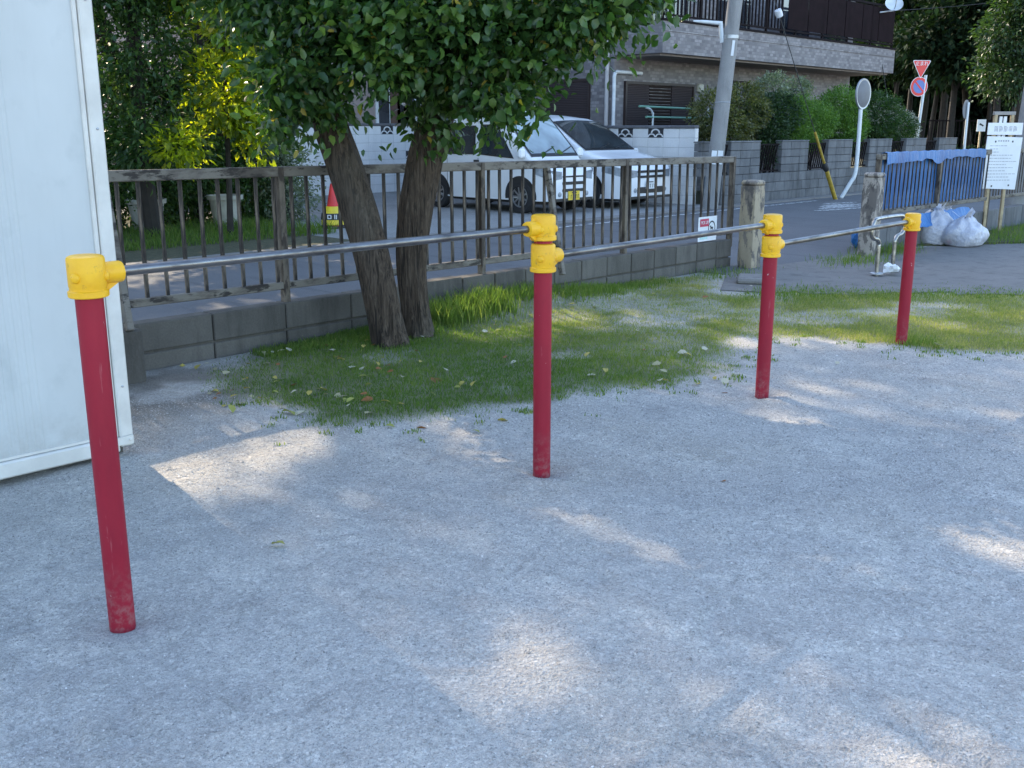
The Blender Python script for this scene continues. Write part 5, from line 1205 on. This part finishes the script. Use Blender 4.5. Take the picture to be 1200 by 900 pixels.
van('minivan', 'white minivan with long sloping nose parked beside the white wall', (16.86, 12.2, .012), [(0, .70), (.04, .80), (.12, .88), (.3, .95), (.8, 1.05), (.98, 1.10), (1.9, 1.66), (2.15, 1.74), (2.7, 1.80), (4.0, 1.79), (4.5, 1.70), (4.68, 1.45)], 1.74, 4.68, .98, .2, (.90, 3.78), .325,
    [[(1.36, 1.02), (2.05, .97), (2.05, 1.52), (1.88, 1.52)], [(2.15, .98), (3.1, .98), (3.08, 1.53), (2.17, 1.53)], [(3.2, .99), (4.3, 1.02), (4.1, 1.5), (3.18, 1.53)]], (1.0, 1.95), dict(slots=[(.72, .05), (.62, .05), (.36, .12)], gw=.85, lamp=(.60, .76, .55), fog=.36, plate=.46), False)

# ------------------------------------------------------------------ cone, pots
cb = G(391, 268); cn = thing('traffic_cone', 'red traffic cone with a yellow and black weight cover at the lot edge', 'traffic cone', (cb.x, cb.y, .012))
mb = MB(); mb.box((0, 0, .02), (.36, .36, .04), None, .012); lpart('base', mb, M['rubber'], cn)
mb = MB(); mb.lathe([(.15, .04), (.145, .06), (.03, .68), (.022, .70), (.001, .70)], 24); lpart('body', mb, M['cone_red'], cn, True)
mb = MB(); mb.lathe([(.152, .05), (.195, .06), (.185, .20), (.125, .34), (.10, .345)], 24); cv_ = lpart('weight_cover', mb, M['cone_yellow'], cn, True)
mb = MB(); mb.lathe([(.193, .14), (.197, .145), (.182, .235), (.176, .24)], 24); lpart('black_band', mb, M['ink'], cv_)
mb = MB(); fwd = -CF
for (dx, dz, w_, h_) in ((-.05, .19, .012, .06), (.0, .19, .012, .06), (-.025, .216, .06, .012), (-.025, .164, .06, .012), (.06, .19, .012, .07), (.085, .19, .012, .07)):
    mb.box(fwd * .196 + CR * dx + Vector((0, 0, dz)), (w_, .012, h_), Matrix.Rotation(-YAW, 3, 'Z'))
lpart('cover_marks', mb, M['sign_white'], cv_)['kind'] = 'stuff'
def pot(label, base, r0, h):
    r = thing('planter', label, 'planter', base); mb = MB(); mb.lathe([(r0 * .72, 0), (r0 * .95, h * .86), (r0 * 1.08, h * .87), (r0 * 1.1, h), (r0 * .98, h), (r0 * .95, h * .9)], 24); lpart('body', mb, M['pot_white'], r, True)
    mb = MB(); mb.lathe([(r0 * .93, h * .85), (r0 * .93, h * .9)], 20); lpart('soil', mb, M['earth'], r); return r
p_ = PYp(265, 252, 14.6); pot('cream planter standing among the garden shrubs across the street', (p_.x, 14.6, .012), .26, .52)
p_ = PYp(171, 240, 14.9); pot('brownish white planter half hidden behind the garden weeds', (p_.x, 14.9, .012), .28, .5)

# ------------------------------------------------------------------ hedge shrubs behind the grey wall
def shrub(name, label, base, blobs, mat, n, ls, v=.45, flowers=None, grp=None, cl=.06):
    return tree(name, label, base, blobs, .035, mat, n, 10, cl, ls, grp, 'shrub', 'bark_dark', v, .55, None, 3, None, .1, flowers)
def hb_(px, py, y, rx, ry, rz): p = PYp(px, py, y); return (p.x, p.y, p.z, rx, ry, rz)
SHY = 12.35
def sbase(px): p = PYp(px, 200, SHY); return (p.x, SHY, .012)
shrub('shrub', 'olive yellow leaved shrub behind the leaning utility pole', sbase(850), [hb_(838, 135, SHY, .65, .5, .5), hb_(872, 128, SHY, .75, .5, .55), hb_(850, 155, SHY, .9, .5, .4)], 'leaf_olive', 900, .085, .5)
shrub('shrub', 'dark leafy shrub with silvery tips hanging over the grey wall', sbase(903), [hb_(895, 145, SHY, .6, .5, .6), hb_(912, 135, SHY, .6, .5, .5), hb_(905, 168, SHY - .35, .42, .3, .35), hb_(898, 180, SHY - .5, .26, .2, .25)], 'leaf_dark', 900, .08, .5)
shrub('shrub', 'grey green feathery shrub rising behind the dark leafy one', (sbase(910)[0] + .2, 13.0, .012), [hb_(905, 107, 13.0, .5, .4, .40), hb_(935, 105, 13.0, .4, .35, .25)], 'leaf_silver', 330, .08, .4)
shrub('shrub', 'dense rounded bright green hedge shrub above the slanted infill', sbase(945), [hb_(935, 140, SHY, .85, .5, .52), hb_(955, 142, SHY, .8, .5, .5), hb_(925, 160, SHY, .6, .45, .3), hb_(948, 166, SHY - .35, .3, .25, .22)], 'leaf_hedge', 1700, .06, .55)
shrub('shrub', 'upright bright green hedge shrub beside the traffic mirror', sbase(988), [hb_(985, 128, SHY, .75, .5, .52), hb_(990, 148, SHY, .8, .5, .45), hb_(1000, 165, SHY - .35, .3, .25, .3)], 'leaf_hedge', 1400, .07, .5)
fb = [hb_(1055, 143, SHY, .55, .4, .28), hb_(1035, 130, SHY, .6, .4, .35), hb_(1062, 155, SHY, .5, .3, .25)]
shrub('shrub', 'dark shrub covered with white flower clusters at the end of the grey wall', sbase(1042), [hb_(1030, 135, SHY, .9, .5, .6), hb_(1050, 150, SHY, .9, .5, .45)], 'leaf_garden', 1100, .075, .4, (fb, 420))

# ------------------------------------------------------------------ garden trees across the street at the left
def gt(name, label, pxb, y, blobs, mat, n, ls, tr, v=.45, grp='garden trees across the street', cl=.10, shell=.35, per=9):
    p = PYp(pxb, 200, y); return tree(name, label, (p.x, y, .012), blobs, tr, mat, n, per, cl, ls, grp, 'tree', 'bark_dark', v, shell, gaps=True)
gt('garden_tree', 'dark dense garden tree beside the white shed across the street', 175, 14.2, [hb_(150, 60, 14.2, 1.1, 1.0, 1.0), hb_(200, 110, 14.0, .9, .9, .9), hb_(150, -60, 14.4, 1.3, 1.3, 1.1), hb_(230, -20, 14.4, 1.2, 1.2, 1.0), hb_(190, -150, 14.6, 1.3, 1.3, 1.0), hb_(170, 165, 13.8, .6, .6, .5)], 'leaf_garden', 3000, .11, .13)
gt('garden_tree', 'garden tree with sunlit yellow green put into the colour of its drooping leaves', 265, 13.4, [hb_(285, 40, 13.3, .55, .6, .6), hb_(262, 105, 13.2, .45, .5, .5), hb_(298, 165, 13.0, .22, .25, .35), hb_(212, 172, 13.0, .28, .3, .25), hb_(284, 135, 13.1, .25, .3, .4), hb_(250, -40, 13.5, .8, .8, .8)], 'leaf_sunlit', 900, .145, .05, .62)
gt('garden_tree', 'wide dark leafy garden hedge tree filling the gap behind the sunlit one', 225, 15.9, [hb_(140, 130, 15.9, 1.0, .6, .9), hb_(190, 60, 15.9, 1.1, .6, 1.0), hb_(250, 120, 15.9, 1.1, .6, 1.0), hb_(310, 80, 15.9, 1.0, .6, 1.0), hb_(230, 20, 15.9, 1.2, .6, .9), hb_(310, 150, 15.9, .6, .5, .6), hb_(150, 190, 15.9, .9, .5, .6), hb_(230, 190, 15.9, 1.2, .5, .6), hb_(290, 200, 15.9, .9, .5, .5), hb_(330, 10, 15.9, .9, .5, .8)], 'leaf_dark', 3600, .11, .1, .55)
gt('garden_tree', 'tall dark garden tree standing behind the sunlit one', 300, 17.0, [hb_(300, 40, 17.0, 1.5, 1.4, 1.2), hb_(250, -60, 17.2, 1.7, 1.6, 1.4), hb_(330, -120, 17.2, 1.6, 1.6, 1.3), hb_(200, -140, 17.2, 1.5, 1.5, 1.2)], 'leaf_garden', 2000, .13, .16, .35, cl=.14)
gt('garden_tree', 'pale loose garden shrub tree in front of the white lot wall', 335, 15.0, [hb_(330, 200, 15.0, .55, .5, .6), hb_(335, 240, 15.0, .5, .5, .4), hb_(318, 165, 15.0, .4, .4, .4)], 'leaf_silver', 420, .085, .05, .25)
gt('garden_tree', 'low dark garden bush around the cream planter', 230, 15.2, [hb_(180, 215, 15.4, .9, .6, .6), hb_(230, 200, 15.4, 1.0, .6, .8), hb_(290, 215, 15.4, .8, .6, .7), hb_(150, 250, 15.2, .7, .5, .4), hb_(310, 265, 15.2, .5, .4, .35), hb_(240, 262, 15.3, .5, .4, .3)], 'leaf_garden', 1700, .09, .06, .5)
def shade_crown(cx, cy, z0, z1, hw_, n, sd_):
    r_ = random.Random(sd_); return [(cx + r_.uniform(-hw_, hw_), cy + r_.uniform(-.9, .9), z0 + (z1 - z0) * (k + .5) / n, r_.uniform(1.2, 1.8), r_.uniform(1.0, 1.5), r_.uniform(.8, 1.2)) for k in range(n)]  # crowns above the view, added to cast dappled shade on the park
gt('garden_tree', 'broad dark unseen garden tree added behind the white shed for shade', 60, 15.0, shade_crown(1.0, 15.0, 3.2, 9.8, 2.4, 14, 1), 'leaf_garden', 3600, .15, .18, .35, cl=.17)
gt('garden_tree', 'tall broad garden tree added with its crown out of view to shade the park', 330, 18.2, shade_crown(8.2, 18.2, 4.4, 11.6, 3.0, 18, 2), 'leaf_garden', 4600, .17, .2, .35, cl=.19)
gt('garden_tree', 'tall slim garden tree between shed and trunks, added with unseen crown for shade', 200, 16.0, shade_crown(5.2, 16.4, 4.6, 11.0, 2.0, 13, 3), 'leaf_garden', 3200, .16, .17, .35, cl=.18)
# weeds along the garden edge
X = rng.uniform(3.5, 9.5, 9000); Y = rng.uniform(12.6, 15.0, 9000); n = len(X); A = blades(X, Y, np.full(n, .012), rng.uniform(.05, .22, n) * (fbm(X, Y, 1.5, 71) + .3), rng.uniform(.008, .016, n), rng.uniform(.2, .9, n), np.clip(rng.normal(.25, .15, n), 0, 1))
struct('garden_weeds', np_mesh('garden_weeds', *A[:2], {'v': A[2]}), M['grass_blade'], 'stuff')

# ------------------------------------------------------------------ wood behind at the right
frs = random.Random(3)
spots = [(1062, 46), (1085, 44), (1112, 40), (1140, 43), (1168, 39), (1195, 42), (1040, 50), (1075, 54), (1100, 52), (1128, 53), (1155, 52), (1185, 54), (1215, 46), (1235, 40), (1010, 55)]
kinds = ['tall dark forest tree with bare lower trunk behind the road signs', 'tall dark forest tree with bare lower trunk behind the road signs']
for i, (px, d) in enumerate(spots):
    p = PD(px, 180, d); base = (p.x, p.y, .014); h = frs.uniform(8.5, 11)
    bls = []
    for k in range(7): a = frs.uniform(0, 6.28); rr_ = frs.uniform(.3, 1.7); bls.append((p.x + math.cos(a) * rr_, p.y + math.sin(a) * rr_, frs.uniform(4.0 if px < 1170 else 3.0, h), frs.uniform(1.3, 2.0), frs.uniform(1.3, 2.0), frs.uniform(.7, 1.1)))
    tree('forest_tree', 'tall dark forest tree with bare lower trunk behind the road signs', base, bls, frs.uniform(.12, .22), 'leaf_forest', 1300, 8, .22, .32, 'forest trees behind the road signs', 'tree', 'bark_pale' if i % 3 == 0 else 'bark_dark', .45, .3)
bls = []
for k in range(90):
    px = frs.uniform(930, 1360); d = frs.uniform(60, 76); p = PD(px, 150, d); bls.append((p.x, p.y, (k % 12) * 1.15, 4.0, 4.0, 2.2))
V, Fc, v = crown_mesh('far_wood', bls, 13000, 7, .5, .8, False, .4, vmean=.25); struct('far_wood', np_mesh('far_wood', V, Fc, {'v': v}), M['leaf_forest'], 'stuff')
# pale green tree at the far right
p = PD(1190, 180, 34); tree('forest_tree', 'grey green leafy tree hanging over the far utility pole', (p.x, p.y, .014), [tuple(PD(a, b, 34)) + (1.0, 1.0, .8) for a, b in ((1185, 40), (1205, 10), (1180, 85), (1200, -40))], .14, 'leaf_dark', 1400, 9, .16, .17, None, 'tree', 'bark_dark', .6, .3)
# undergrowth and iron fence under the trees
bls = []
for k in range(16): p = PD(1050 + k * 11, 170, 37 + frs.uniform(-1.5, 1.5)); bls.append((p.x, p.y, .25, frs.uniform(.7, 1.1), frs.uniform(.6, 1), frs.uniform(.35, .6)))
V, Fc, v = crown_mesh('undergrowth', bls, 1700, 8, .1, .16, False, .5); struct('undergrowth', np_mesh('undergrowth', V, Fc, {'v': v}), M['leaf_forest'], 'stuff')
ff = thing('iron_fence', 'dark iron fence running between the forest trunks', 'fence', tuple(PD(1130, 185, 40).xy) + (0.014,))
a_ = PD(1085, 185, 40); b_2 = PD(1215, 185, 40); a_.z = b_2.z = 0
for z in (1.85, .3):
    mb = MB(); mb.bar(a_ + Vector((0, 0, z)), b_2 + Vector((0, 0, z)), .05, .05); part('rail', mb, M['dark_rail'], ff)
for k in range(34):
    q = a_.lerp(b_2, k / 33); mb = MB(); mb.box(q + Vector((0, 0, .95)), (.03, .03, 1.9)); part('bar', mb, M['dark_rail'], ff)
# overhead cable
q0 = PD(900, -60, 30); q1 = PD(1300, -40, 45); pts = []
for k in range(13): t_ = k / 12; p = PD(1030, 10, 34).lerp(PD(1260, -8, 34), t_) if False else PD(1010 + 260 * t_, 14 - 26 * t_ + 18 * (t_ * (t_ - 1)) * -1, 34 + 4 * t_); pts.append(p)
mb = MB(); mb.tube(pts, .012, 5); o = single('overhead_cable', mb, M['wire'], 'thin overhead cable crossing before the forest crowns', 'cable', tuple(pts[0]))
